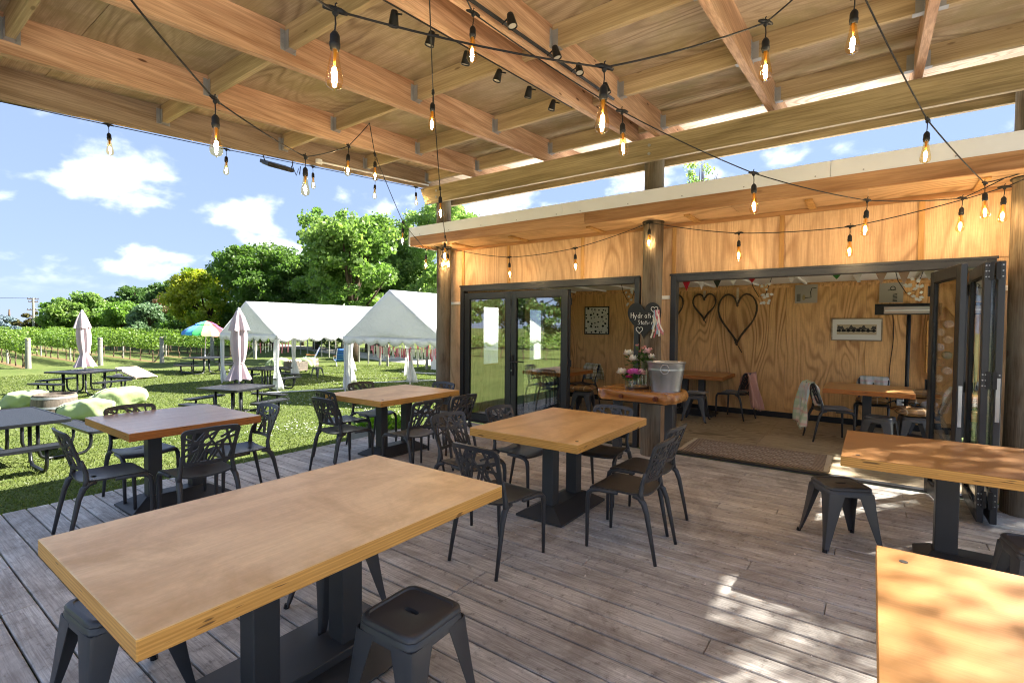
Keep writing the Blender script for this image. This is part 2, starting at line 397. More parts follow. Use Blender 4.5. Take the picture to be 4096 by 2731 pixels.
M['bulbglass'] = thinglass('amber_bulb_glass', (1.0, .86, .58, 1), 1.45, 1.6)
M['filament'] = emit('hot_filament', 'ffe8c8', 60.)
M['rubber'] = plain('black_rubber', '141415', .6, 0, .4)
M['blackpaint'] = plain('black_paint', '17181a', .5, 0, .4, 4, .1)
# ================================================================== ground
LZ = -0.70
def grassmat():
    t = NT('lawn_grass'); v = t.n('TexCoord').outputs['Object']
    a = t.noise(v, .35, 5, .6); b = t.noise(v, 3.2, 5, .65); c = t.noise(v, 46., 3, .6)
    col = t.mix(t.ramp(a, [(.3, 0.), (.7, 1.)]), lin('4c5a2c'), lin('626c3a'))
    col = t.mix(t.m('MULTIPLY', t.ramp(b, [(.5, 0.), (.72, 1.)]), .55), col, lin('70724a'))
    col = t.mix(t.m('MULTIPLY', t.ramp(b, [(.28, 1.), (.45, 0.)]), .5), col, lin('40562a'))
    col = t.hsv(col, t.m('ADD', t.m('MULTIPLY', c, .9), .5))
    return t.bsdf(col, .9, 0, t.bump(t.m('ADD', c, b), .6, .03), .1)
M['lawn'] = grassmat()
g = MB(); g._add([(-420, -420, LZ), (420, -420, LZ), (420, 420, LZ), (-420, 420, LZ)], [(0, 1, 2, 3)])
tag(g.build('lawn', M['lawn']), 'mown green lawn around the deck', kind='structure')

def gravelmat():
    t = NT('pale_gravel'); v = t.n('TexCoord').outputs['Object']; a = t.noise(v, 30, 4, .7); b = t.noise(v, .8, 4)
    col = t.mix(a, lin('8d877c'), lin('cfc8ba')); return t.bsdf(t.hsv(col, t.m('ADD', t.m('MULTIPLY', b, .3), .85)), .95, 0, t.bump(a, .6, .02), .1)
M['gravel'] = gravelmat()
g = MB(); g._add([(3.42, -16, LZ+.012), (15, -16, LZ+.012), (15, 14, LZ+.012), (3.42, 14, LZ+.012)], [(0, 1, 2, 3)])  # unseen ground, added to bounce neutral sunlight up under the roof
g._add([(-4, -16, LZ+.012), (3.42, -16, LZ+.012), (3.42, -2.7, LZ+.012), (-4, -2.7, LZ+.012)], [(0, 1, 2, 3)])
tag(g.build('gravel_bounce_yard', M['gravel']), 'unseen pale gravel yard added beside the deck to bounce light', kind='structure')

# ================================================================== deck
deck = bpy.data.objects.new('deck', None); C.objects.link(deck); tag(deck, 'weathered grey timber deck', kind='structure')
DX0, DX1 = -5.80, 3.4
y = -2.62; row = 0
joists = np.arange(DX0+.22, DX1, .45)
scr = MB()
rr = random.Random(3)
while y < 6.18:
    x = DX0+rr.uniform(-.004, .004); first = True
    while x < DX1-.05:
        ln = rr.choice([2.4, 3.0, 3.6, 4.2, 4.8]) if not first else rr.choice([.9, 1.8, 2.7, 3.6, 4.5])
        first = False
        x1 = x+ln
        k = joists[np.argmin(abs(joists-x1))] if x1 < DX1-.6 else DX1
        cx, cy_ = (x+k)/2, y+.072; hw = (k-x)/2-.002
        b = MB(); b.bbox(-hw, hw, -.0700, .0700, -.024, 0, .004)
        o = b.build('deck_board', M['deck'], deck, loc=(cx, cy_, rr.uniform(-.0015, .0015)), rot=(rr.uniform(-.004, .004), 0, 0), fix=False)
        x = k
    for jx in joists:
        for dy in (.025, .119):
            px, py = jx+rr.uniform(-.012, .012), y+dy+rr.uniform(-.006, .006)
            scr._add([(px+.0042*math.cos(a), py+.0042*math.sin(a), .0022) for a in np.linspace(0, 6.283, 7)[:-1]], [(0, 1, 2, 3, 4, 5)])
    y += .150; row += 1
tag(scr.build('deck_screw', M['galv'], deck, fix=False), kind='stuff')
db = MB(); q_ = random.Random(8)
for k in range(70):
    px, py = q_.uniform(-2.2, 1.2), q_.uniform(1.2, 6.6); a = q_.uniform(0, 6.28); r_ = q_.uniform(.006, .016)
    if 6.1 < py < 6.4: continue
    db._add([(px+r_*math.cos(a+t_)*(1 if j % 2 else .5), py+r_*math.sin(a+t_)*(1 if j % 2 else .5), .003+.004*(j % 2)) for j, t_ in enumerate((0, 1.57, 3.14, 4.71))], [(0, 1, 2, 3)])
tag(db.build('petal_litter', plain('fallen_petal', 'e4dcd4', .8), deck, fix=False), kind='stuff')
b = MB(); b.box(DX0-.005, DX0+.035, -2.65, 6.2, -.32, -.026); b.build('rim_board', M['edge'], deck)
for jx in joists[::2]:
    b = MB(); b.box(jx-.022, jx+.022, -2.6, 6.2, -.25, -.027); b.build('joist', M['edge'], deck)

# ================================================================== house
WY = 6.27
house = thing('house', 'plywood clad cabin with wide dark framed bifold doors behind the deck', 'house', (-2.4, 8.1, 0))
def W(mb, name, mat, par, **k):
    """part whose vertices are in world coordinates, under a thing whose empty stands at par.location"""
    return mb.build(name, mat, par, loc=-par.location if par.parent is None else None, **k)
def pan(x0, x1, z0, z1, y0=WY, y1=WY+.10, mat='wallply', name='wall_panel'):
    b = MB(); b.bbox(x0+.0015, x1-.0015, y0, y1, z0, z1, .002); return W(b, name, M[mat], house)
HX0, HX1, HY1, ZT = -5.95, 1.12, 10.05, 2.88
pan(HX0, -5.585, 0, ZT)
for a, b_ in ((-5.585, -4.61), (-4.61, -3.32), (-3.32, -2.465)): pan(a, b_, 2.243, ZT)
pan(-2.465, -2.066, 0, ZT)
for a, b_ in ((-2.066, -.84), (-.84, .36), (.36, HX1)): pan(a, b_, 2.243, ZT)
pan(.90, HX1, 0, 2.240)
for x in (-5.545, -4.61, -3.32, -2.035, -.84, .36):
    b = MB(); b.bbox(x-.024, x+.024, WY-.020, WY-.001, 2.246, ZT-.03, .002); W(b, 'wall_batten', M['batten'], house)
for a, b_ in ((-5.86, -5.60), (-2.44, -2.08), (.93, 1.0)):
    b = MB(); b.bbox(a, b_, WY-.022, WY-.001, 1.94, 1.985, .003); W(b, 'cable_cover', M['white'], house)
# top trim, soffit, fascia, flashing, roof
b = MB(); b.bbox(HX0, HX1, WY-.022, WY-.001, ZT-.05, ZT-.002, .003); W(b, 'top_trim', M['fascia'], house)
FY = 5.50
for k in range(6):
    xs = np.linspace(-6.0, HX1, 7); b = MB(); b.bbox(xs[k]+.001, xs[k+1]-.001, FY+.042, WY+.02, ZT, ZT+.012, .002); W(b, 'soffit_panel', M['soffit'], house)
for x in (-5.35, -4.25, -3.0, -1.75, -.55, .75):
    b = MB(); b.bbox(x-.035, x+.035, FY+.30, WY-.03, ZT-.022, ZT-.001, .003); W(b, 'soffit_batten', M['batten'], house)
for a, b_ in ((-6.0, -2.9), (-2.9, HX1)):
    b = MB(); b.bbox(a+.001, b_-.001, FY, FY+.04, ZT-.035, ZT+.125, .004); W(b, 'fascia_board', M['fascia'], house)
b = MB(); b.bbox(-5.998, -5.96, FY+.042, HY1, ZT-.035, ZT+.125, .004); W(b, 'fascia_board', M['fascia'], house)
fl = None
for a, b_ in ((-6.02, -3.2), (-3.2, -.35), (-.35, HX1+.02)):
    b = MB(); b.bbox(a+.001, b_-.001, FY-.012, FY-.002, ZT+.105, ZT+.255, .002); b.box(a+.001, b_-.001, FY-.016, FY-.012, ZT+.103, ZT+.112)
    fl = W(b, 'roof_flashing', M['white_metal'], house)
    s_ = MB()
    for x in np.arange(a+.25, b_, .62): s_.tube([(x, FY-.013, ZT+.128), (x, FY-.020, ZT+.128)], .007, 6)
    tag(s_.build('flashing_screws', M['galv'], fl), kind='stuff')
b = MB(); b.bbox(-6.022, -6.002, FY-.012, HY1, ZT-.036, ZT+.255, .002); W(b, 'roof_flashing', M['white_metal'], house)
b = MB(); b.box(-6.0, HX1, FY, HY1, ZT+.20, ZT+.245); W(b, 'roof', M['white_metal'], house)
# back, ends
pan(HX0, HX1, 0, ZT, 9.97, HY1, 'wallply')
for k in range(6):
    xs = np.linspace(HX0+.1, HX1-.06, 7); pan(xs[k], xs[k+1], 0.0, 2.37, 9.945, 9.968, 'inply', 'inner_wall_panel')
def epan(x0, x1, y0, y1, z0, z1, name='wall_panel', mat='wallply'):
    b = MB(); b.bbox(x0, x1, y0+.001, y1-.001, z0, z1, .002); return W(b, name, M[mat], house)
wins = ((7.18, 7.76), (7.95, 8.53), (8.72, 9.30))
ys = [6.372, 7.18, 7.76, 7.95, 8.53, 8.72, 9.30, 9.965]
for k in range(7):
    if k % 2 == 0: epan(HX0, HX0+.1, ys[k], ys[k+1], 0, ZT)
    else: epan(HX0, HX0+.1, ys[k], ys[k+1], 0, .84); epan(HX0, HX0+.1, ys[k], ys[k+1], 1.97, ZT)
for (a, c_) in wins:
    b = MB()
    for (p, q, r_, s_) in ((a, a+.03, .84, 1.97), (c_-.03, c_, .84, 1.97), (a+.03, c_-.03, .84, .87), (a+.03, c_-.03, 1.94, 1.97)): b.box(HX0+.02, HX0+.08, p, q, r_, s_)
    w = W(b, 'window', M['batten'], house)
    b = MB(); b.box(HX0+.047, HX0+.051, a+.028, c_-.028, .868, 1.942); b.build('pane', M['clear'], w)
epan(HX1-.06, HX1, 9.86, 9.965, 0, ZT); epan(HX1-.06, HX1, 6.372, 9.86, 2.24, ZT)  # unseen end opening, widened to let more sky light inside
b = MB(); b.bbox(HX1-.075, HX1+.015, 6.42, 6.49, 0, 2.24, .003).bbox(HX1-.075, HX1+.015, 9.79, 9.855, 0, 2.24, .003).bbox(HX1-.075, HX1+.015, 6.492, 9.788, 2.16, 2.24, .003); W(b, 'side_door_frame', M['alu'], house)
# inside: floor, ceiling, skirting
for i in range(3):
    for j in range(3):
        xs = np.linspace(HX0+.1, HX1-.07, 4); yy = np.linspace(6.36, 9.94, 4)
        b = MB(); b.bbox(xs[i]+.001, xs[i+1]-.001, yy[j]+.001, yy[j+1]-.001, -.02, 0.0, .002); W(b, 'floor_sheet', M['floorply'], house)
b = MB(); b.box(HX0+.101, HX1-.062, WY+.102, 9.944, 2.375, 2.40); W(b, 'ceiling', M['white'], house)
for x in np.arange(HX0+.5, HX1, .75):
    b = MB(); b.bbox(x-.022, x+.022, WY+.11, 9.93, 2.345, 2.374, .003); W(b, 'ceiling_batten', M['white'], house)
b = MB(); b.bbox(HX0+.105, HX1-.08, 9.927, 9.944, 0.001, .10, .003); W(b, 'skirting', M['blackpaint'], house)
b = MB(); b.bbox(HX0+.105, HX1-.08, 9.925, 9.944, 2.30, 2.345, .003); W(b, 'cornice', M['inply'], house)
b = MB(); b.bbox(-3.62, -3.46, 9.93, 9.944, .42, .52, .003); W(b, 'power_outlet', M['blackpaint'], house)
# door frames
def frame(x0, x1):
    fr = MB(); y0, y1 = WY-.045, WY+.075
    fr.bbox(x0, x0+.068, y0, y1, 0, 2.24, .004).bbox(x1-.068, x1, y0, y1, 0, 2.24, .004).bbox(x0+.069, x1-.069, y0, y1, 2.155, 2.24, .004)
    fr.bbox(x0+.069, x1-.069, y0+.02, y1-.01, 0.001, .022, .003)
    fr.bbox(x0-.012, x1+.012, y0-.010, y0-.001, 2.225, 2.252, .002)
    return W(fr, 'door_frame', M['alu'], house)
frame(-5.58, -2.468); frame(-2.062, .895)
def leaf(w, handle=None, par=None, name='glass_door', mid=False):
    """door leaf in local coordinates: x 0..w, z 0..2.13, y thickness"""
    m = MB(); s = .095; th = .022; H = 2.125
    m.bbox(0, s, -th, th, .03, H, .004).bbox(w-s, w, -th, th, .03, H, .004).bbox(s, w-s, -th, th, H-.10, H, .004).bbox(s, w-s, -th, th, .03, .14, .004)
    d = m.build(name, M['alu'], par)
    g = MB(); g.box(s-.006, w-s+.006, -.003, .003, .134, H-.094); g.build('pane', M['glass'], d)
    bd = MB()
    for yy in (-.016, .016):
        bd.box(s, s+.012, yy-.004, yy+.004, .14, H-.10).box(w-s-.012, w-s, yy-.004, yy+.004, .14, H-.10).box(s+.012, w-s-.012, yy-.004, yy+.004, .14, .152).box(s+.012, w-s-.012, yy-.004, yy+.004, H-.112, H-.10)
    bd.build('glazing_bead', M['rubber'], d)
    if handle:
        h = MB()
        for sg in (-1, 1):
            h.bbox(handle-.018, handle+.018, sg*.034-.012, sg*.034+.012, .82, 1.14, .004)
            h.tube([(handle, sg*.045, 1.03), (handle, sg*.075, 1.03), (handle+.02, sg*.08, 1.03), (handle+.14, sg*.08, 1.03)], .010, 8)
        h.build('handle', M['blackpaint'], d)
        k = MB(); k.tube([(handle, -.046, .90), (handle, -.056, .90)], .012, 10); k.build('lock', M['bright'], d)
    for z in (.25, 1.05, 1.95): hg = MB(); hg.tube([(0.0, -.03, z-.05), (0.0, -.03, z+.05)], .010, 8); hg.build('hinge', M['blackpaint'], d)
    return d
HL = Vector((-2.4, 8.1, 0))
d = leaf(.945, None, house); d.location = Vector((-5.508, WY+.012, 0))-HL
d = leaf(1.0, .035, house); d.location = Vector((-4.555, WY+.012, 0))-HL
d = leaf(.92, None, house); d.location = Vector((-3.55, WY+.066, 0))-HL; d.rotation_euler = (0, 0, R(180))
# folded stack at the right
def fold(x, y_, ang, w=.80, handle=None):
    d = leaf(w, handle, house); d.location = Vector((x, y_, 0))-HL; d.rotation_euler = (0, 0, ang)
    return d
d1 = fold(.46, WY-.03, R(-80), .78)
d2 = fold(.735, WY-.03, R(-90), .80)
d3 = fold(.815, WY-.03, R(-90), .80)
def plate(d, x, z0, z1, mat, name):
    k = MB(); k.bbox(x, x+.004, -.013, .013, z0, z1, .001); return k.build(name, M[mat], d)
plate(d1, .781, .78, 1.12, 'bright', 'strike_plate'); plate(d3, .801, .85, 1.20, 'bright', 'strike_plate')
for d in (d2, d3):
    for z in (.22, 1.18, 2.05):
        k = MB(); q = MB(); sg = 1 if d is d2 else -1
        k.box(.8005, .812, min(sg*.008, sg*.034), max(sg*.008, sg*.034), z-.07, z+.07); k.build('leaf_hinge', M['blackpaint'], d)
        for dz in (-.045, 0, .045):
            for yy in (-.012, .006): q.tube([(.801, yy, z+dz), (.807, yy, z+dz)], .0055, 8)
        tag(q.build('rivets', M['bright'], d), kind='stuff')

# ================================================================== pergola
perg = thing('pergola', 'timber pergola with plywood roof over the deck', 'pergola', (-2.1, 2.8, 0))
ZB = lambda y: 3.47+.079*(y-.9)           # underside of the rafters
PM = Matrix(((0, 0, 1, 0), (1, 0, 0, 0), (0, 1, 0, 0), (0, 0, 0, 1)))   # (a,b,d) -> x=d, y=a, z=b
RX = [-5.0, -3.7, -2.42, -2.13, -.92, .28, 1.46]
RY0, RY1 = .42, 7.25
def rafter(x, w, mat, name, dep=.285, y0=RY0, y1=RY1):
    b = MB(); b.prism([(y0, ZB(y0)), (y1, ZB(y1)), (y1, ZB(y1)+dep), (y0, ZB(y0)+dep)], x-w/2, x+w/2, PM)
    return W(b, name, M[mat], perg)
for x in RX: rafter(x, .062, 'rafter', 'rafter')
rafter(-6.08, .045, 'edge', 'edge_beam', .30); rafter(1.96, .045, 'edge', 'edge_beam', .30)
XS = [-6.08]+RX+[1.96]
def hanger(x, y_, sg, par):
    """galvanised joist hanger on a rafter face; sg = side the purlin leaves to"""
    z0 = ZB(y_)+.285-.19; h = MB(); t = .003
    h.box(min(x, x+sg*t), max(x, x+sg*t), y_-.062, y_-.026, z0-.005, z0+.15).box(min(x, x+sg*t), max(x, x+sg*t), y_+.026, y_+.062, z0-.005, z0+.15)
    h.box(min(x, x+sg*.07), max(x, x+sg*.07), y_-.029, y_+.029, z0-.004, z0-.001)
    h.box(min(x, x+sg*.055), max(x, x+sg*.055), y_-.029, y_-.026, z0-.001, z0+.14).box(min(x, x+sg*.055), max(x, x+sg*.055), y_+.026, y_+.029, z0-.001, z0+.14)
    for k in range(4):
        for yy in (y_-.044, y_+.044): h.tube([(x+sg*t, yy, z0+.015+k*.035), (x+sg*.007, yy, z0+.015+k*.035)], .006, 6)
    return h.build('joist_hanger', M['galv'], par)
PY = [.80, 2.12, 3.43, 4.70, 5.93]
for y_ in PY:
    for i in range(len(XS)-1):
        a = XS[i]+(.0225 if i == 0 else .031); c_ = XS[i+1]-(.0225 if i == len(XS)-2 else .031)
        if c_-a < .3 and y_ < 4.6 and False: continue
        zt = ZB(y_)+.285
        b = MB(); b.bbox(a+.001, c_-.001, y_-.0235, y_+.0235, zt-.19, zt-.001, .003)
        p = W(b, 'purlin', M['purlin'], perg)
        if c_-a > .5:
            hanger(a, y_, 1, p); hanger(c_, y_, -1, p)
# roof sheets
sx = [-6.12, -5.0, -3.7, -2.42, -.92, .28, 2.0]; sy = [RY0, 1.2, 3.43, 5.93, RY1]
for i in range(len(sx)-1):
    for j in range(len(sy)-1):
        y0, y1 = sy[j]+.002, sy[j+1]-.002; b = MB(); e = .286
        b.prism([(y0, ZB(y0)+e), (y1, ZB(y1)+e), (y1, ZB(y1)+e+.017), (y0, ZB(y0)+e+.017)], sx[i]+.0015, sx[i+1]-.0015, PM)
        W(b, 'roof_panel', M['roofply' if j < 3 else 'roofply_lit'], perg)
b = MB(); b.prism([(RY0-.05, ZB(RY0)+.33), (RY1+.05, ZB(RY1)+.33), (RY1+.05, ZB(RY1)+.36), (RY0-.05, ZB(RY0)+.36)], -6.16, 2.04, PM); W(b, 'metal_roofing', M['white_metal'], perg)
# posts and beams
def post(x, y_, r, z1, lean=0):
    b = MB(); n = 28; rings = []
    for z in np.linspace(-.02, z1, 14):
        rings.append([(x+(r+.004*math.sin(3*th+z*2.3)+.003*math.sin(7*th+1.3*z))*math.cos(th), y_+(r+.004*math.sin(3*th+z*2.3))*math.sin(th), z) for th in np.linspace(0, 2*math.pi, n+1)[:-1]])
    b.rings(rings, True, True); return W(b, 'post', M['post'], perg, smooth=40)
PX = (-5.76, -2.22, 1.06); PYY = 6.02
for x in PX:
    p = post(x, PYY, .118, ZB(PYY)-.01)
    c_ = MB(); c_.lathe([(.124, 0), (.15, 0.005), (.15, .02), (.136, .075), (.132, .08)], 28, (x, PYY, ZT+.247)); c_.build('roof_collar', M['rubber'], p, smooth=40)
    c_ = MB(); c_.lathe([(.121, 0), (.132, 0), (.132, .008), (.121, .008)], 28, (x, PYY, ZT-.010)); c_.build('soffit_ring', M['rubber'], p)
for x in (-5.76, 1.5): post(x, .48, .12, ZB(.48)-.01)
def beam(yc, x0, x1, bevel):
    z0, z1 = 3.575, 3.845; b = MB()
    b.prism([(x0+(.12 if bevel else 0), z0), (x1, z0), (x1, z1), (x0, z1)], yc-.024, yc+.024, Matrix(((1, 0, 0, 0), (0, 0, 1, 0), (0, 1, 0, 0), (0, 0, 0, 1))))
    return W(b, 'beam', M['beam'], perg)
bm = beam(PYY-.155, -6.13, 2.0, True); beam(PYY+.155, -5.9, 2.0, False)
bo = MB()
for x in PX:
    for z in (3.66, 3.76): bo.tube([(x, PYY-.18, z), (x, PYY-.19, z)], .018, 12)
bo.build('bolt_heads', M['galv'], bm)
b = MB(); b.bbox(-6.1, 2.0, .37, .418, ZB(.4), ZB(.4)+.285, .004); W(b, 'front_beam', M['beam'], perg)
# ================================================================== dining tables
def dining_table(label, cx, cy_, sx_, sy_, top, edge, along='Y', base='pyramid', colgap=.40, colw=.105, h=.75, grommet=None, group='plywood topped tables', bs=(.44, .78)):
    t = thing('dining_table', label, 'table', (cx, cy_, 0), 0, group)
    m = MB(); th = .065; hx, hy = sx_/2, sy_/2; e = .003
    m.mi(1).bbox(-hx, hx, -hy, hy, h-th, h, e)
    for i in range(len(m.f)):
        if all(m.v[k][2] > h-e-1e-6 for k in m.f[i]): m.m[i] = 0
    m.build('tabletop', [M[top], M[edge]], t, fix=True)
    for s in (-1, 1):
        c = MB(); ox, oy = (0, s*colgap/2) if along == 'Y' else (s*colgap/2, 0)
        c.bbox(ox-colw/2, ox+colw/2, oy-colw/2, oy+colw/2, .055, h-th-.012, .005); c.build('column', M['basem'], t)
    bx, by = (bs if along == 'Y' else bs[::-1]); bx /= 2; by /= 2
    ix, iy = (.075, colgap/2+.075) if along == 'Y' else (colgap/2+.075, .075)
    b = MB()
    if base == 'pyramid': 
        R_ = lambda x, y, z: [(-x, -y, z), (x, -y, z), (x, y, z), (-x, y, z)]
        b.rings([R_(bx, by, .006), R_(bx, by, .022), R_(ix, iy, .10), R_(ix-.02, iy-.02, .10)], True, True)
    else:
        b.bbox(-bx, bx, -by, by, .006, .016, .003)
        b.bbox(-.10, .10, -iy, iy, .0165, .06, .004)
    b.build('base', M['basem'], t)
    p = MB(); p.bbox(-.20, .20, -.24, .24, h-th-.012, h-th-.001, .003); p.build('mounting_plate', M['basem'], t)
    if grommet:
        g_ = MB(); g_.tube([(grommet[0], grommet[1], h-.004), (grommet[0], grommet[1], h+.0012)], .013, 16); g_.build('grommet', M['rubber'], t)
    return t
dining_table('long plywood table in the foreground with two black stools along it', -2.065, 1.265, 1.03, 1.60, 'tabletop', 'plyedge', base='flat', colgap=.42, colw=.115, bs=(.62, 1.0))
dining_table('plywood table with figured grain in the middle of the deck, six chairs around it', -2.16, 3.75, 1.0, 1.32, 'tabletop_f', 'plyedge', grommet=(.44, -.56))
dining_table('reddish brown plywood table by the lawn edge of the deck', -5.06, 1.83, 1.09, 1.0, 'tabletop_r', 'plyedge_r', colgap=.34)
dining_table('plywood table at the far lawn corner of the deck by the glass doors', -4.84, 4.18, 1.03, 1.27, 'tabletop', 'plyedge', grommet=(.44, -.55))
dining_table('sunlit orange plywood table in front of the folded doors', .66, 4.41, 1.62, 1.04, 'tabletop_x', 'plyedge', along='X', colgap=.46, colw=.12, grommet=(-.72, -.42))
dining_table('orange plywood table in the bottom right corner', .84, 1.83, 1.62, 1.07, 'tabletop_x', 'plyedge', along='X', colgap=.46, grommet=(-.73, .42))

# ================================================================== chairs
def make_chair():
    t = thing('lattice_chair', 'black moulded chair', 'chair', (0, 0, 0), 0, 'black lattice back chairs on the deck')
    def seat(u, v):
        x = (u-.5)*2; y_ = (v-.5)*2; wdt = .192+.018*(v)
        cx = x*wdt; cyy = y_*.205
        k = max(abs(x), abs(y_)); rr_ = 1-.055*(abs(x)**4)*(abs(y_)**4)
        z = .447-.016*(1-x*x)*(1-.4*y_)+.010*max(0, -y_-.5)-.022*max(0, y_-.72)**1.5*4
        return (cx*rr_, cyy*rr_, z)
    m = MB(); m.slab(seat, 14, 14, (0, 0, -.013))
    m2 = MB(); m2.v = m.v
    hole = lambda f: all(abs(m.v[i][0]) < .031 and -.125 < m.v[i][1] < -.085 for i in f)
    m2.f = [f for f in m.f if not hole(f)]; m2.m = [0]*len(m2.f)
    m2.build('seat', M['plastic'], t, smooth=50)
    for s in (-1, 1):
        b = MB(); b.tube([(s*.198, -.02, .428), (s*.204, .12, .426), (s*.207, .172, .418), (s*.208, .195, .395), (s*.208, .203, .35), (s*.206, .206, .18), (s*.204, .209, 0)], [.013, .015, .018, .0185, .017, .014, .0115], 10); b.build('front_leg', M['plastic'], t, smooth=True)
        b = MB(); b.tube([(s*.188, -.13, .428), (s*.190, -.175, .424), (s*.195, -.208, .395), (s*.200, -.232, .33), (s*.206, -.266, .17), (s*.210, -.30, 0)], [.013, .019, .021, .018, .0145, .0115], 10); b.build('rear_leg', M['plastic'], t, smooth=True)
        b = MB(); b.tube([(s*.194, -.195, .40), (s*.188, -.186, .45), (s*.180, -.186, .50), (s*.178, -.196, .545), (s*.184, -.213, .60)], [.018, .018, .0155, .014, .011], 10); b.build('back_upright', M['plastic'], t, smooth=True)
    def P(u, v):
        x = u*(.176+.026*v); z = .530+.270*v+.010*(1-u*u)*v; return Vector((x, -.197-.088*v-.032*(1-u*u), z))
    def Nn(u, v):
        a = P(u+.01, v)-P(u-.01, v); b_ = P(u, v+.01)-P(u, v-.01); return a.cross(b_).normalized()
    fr = MB(); path = []
    def arc(cu, cv, ru, rv, a0, a1, n=5): return [(cu+ru*math.cos(a), cv+rv*math.sin(a)) for a in np.linspace(a0, a1, n)]
    pi = math.pi
    path = arc(.82, .86, .13, .10, 0, pi/2)+[(.5, .965), (0, .97), (-.5, .965)]+arc(-.82, .86, .13, .10, pi/2, pi)+[(-.95, .6), (-.95, .3)]+arc(-.82, .13, .13, .10, pi, 1.5*pi)+[(-.4, .03), (0, .025), (.4, .03)]+arc(.82, .13, .13, .10, 1.5*pi, 2*pi)+[(.95, .3), (.95, .6)]
    rs = []; n = len(path)
    for i, (u, v) in enumerate(path):
        p = P(u, v); q = P(*path[(i+1) % n])-P(*path[i-1]); nn = Nn(u, v); sd = q.normalized().cross(nn).normalized()
        w = .034 if v > .8 else (.026 if v > .2 else .028); th = .014
        rs.append([p+sd*w/2+nn*th/2, p-sd*w/2+nn*th/2, p-sd*w/2-nn*th/2, p+sd*w/2-nn*th/2])
    fr.rings(rs+[rs[0]]); back = fr.build('backrest', M['plastic'], t, smooth=45)
    bars = [(-.93, .62, .93, .42), (-.93, .44, .30, .95), (-.70, .05, -.15, .95), (-.30, .95, .55, .05), (.20, .95, -.45, .05), (.45, .95, .93, .18), (.05, .05, .75, .95),
            (-.93, .25, -.05, .60), (-.60, .95, -.80, .05), (.93, .72, .15, .55), (-.10, .05, .20, .45), (.60, .05, .35, .60), (-.93, .80, -.45, .60), (.80, .05, .93, .55), (-.55, .05, -.30, .60), (.93, .90, .30, .70), (-.20, .95, -.75, .45)]
    for u0, v0, u1, v1 in bars:
        lb = MB(); pts = [(u0+(u1-u0)*k/7, v0+(v1-v0)*k/7) for k in range(8)]
        lb.ribbon([P(*p) for p in pts], [Nn(*p) for p in pts], .0155, .009); lb.build('lattice_bar', M['plastic'], back)
    return t
chair0 = make_chair(); _used = [False]
def chair(x, y_, face, label, jit=None, group=None):
    """face: direction the sitter looks, degrees counter-clockwise from +Y"""
    rz = R(face+(jit if jit is not None else random.uniform(-4, 4)))
    if not _used[0]:
        _used[0] = True; c = chair0; c.location = (x, y_, 0); c.rotation_euler = (0, 0, rz); c['label'] = label
    else: c = dup(chair0, (x, y_, 0), rz, label)
    if group: c['group'] = group
    return c
chair(-4.72, 1.27, 0, 'black lattice chair at the left end of the reddish table, nearest the left edge')
chair(-4.29, 1.71, 90, 'black lattice chair with its back to the camera at the reddish table')
chair(-5.36, 1.68, -90, 'black lattice chair behind the reddish table on the lawn side, facing the camera')
chair(-4.70, 2.21, 180, 'black lattice chair at the right end of the reddish table')
chair(-4.69, 3.35, 0, 'black lattice chair at the near left corner of the far deck table')
chair(-5.17, 3.70, 0, 'black lattice chair half hidden behind another at the left end of the far deck table')
chair(-5.30, 4.22, -90, 'black lattice chair on the lawn side of the far deck table')
chair(-4.74, 4.68, 180, 'black lattice chair at the far end of the far deck table before the round post')
chair(-3.99, 3.67, 90, 'black lattice chair nearest the camera on the right side of the far deck table')
chair(-3.97, 4.21, 90, 'black lattice chair on the right side of the far deck table towards the glass doors')
chair(-2.05, 2.73, 0, 'black lattice chair at the near end of the figured middle table')
chair(-2.74, 3.20, -90, 'black lattice chair on the left side of the figured middle table, nearest the long table')
chair(-2.62, 3.80, -90, 'black lattice chair on the left side of the figured middle table towards the glass doors')
chair(-2.03, 4.24, 180, 'black lattice chair at the far end of the figured middle table below the slab bench')
chair(-1.43, 3.41, 90, 'black lattice chair on the right side of the figured middle table, nearest the camera', 0)
chair(-1.51, 3.94, 90, 'black lattice chair on the right side of the figured middle table, second from the camera')

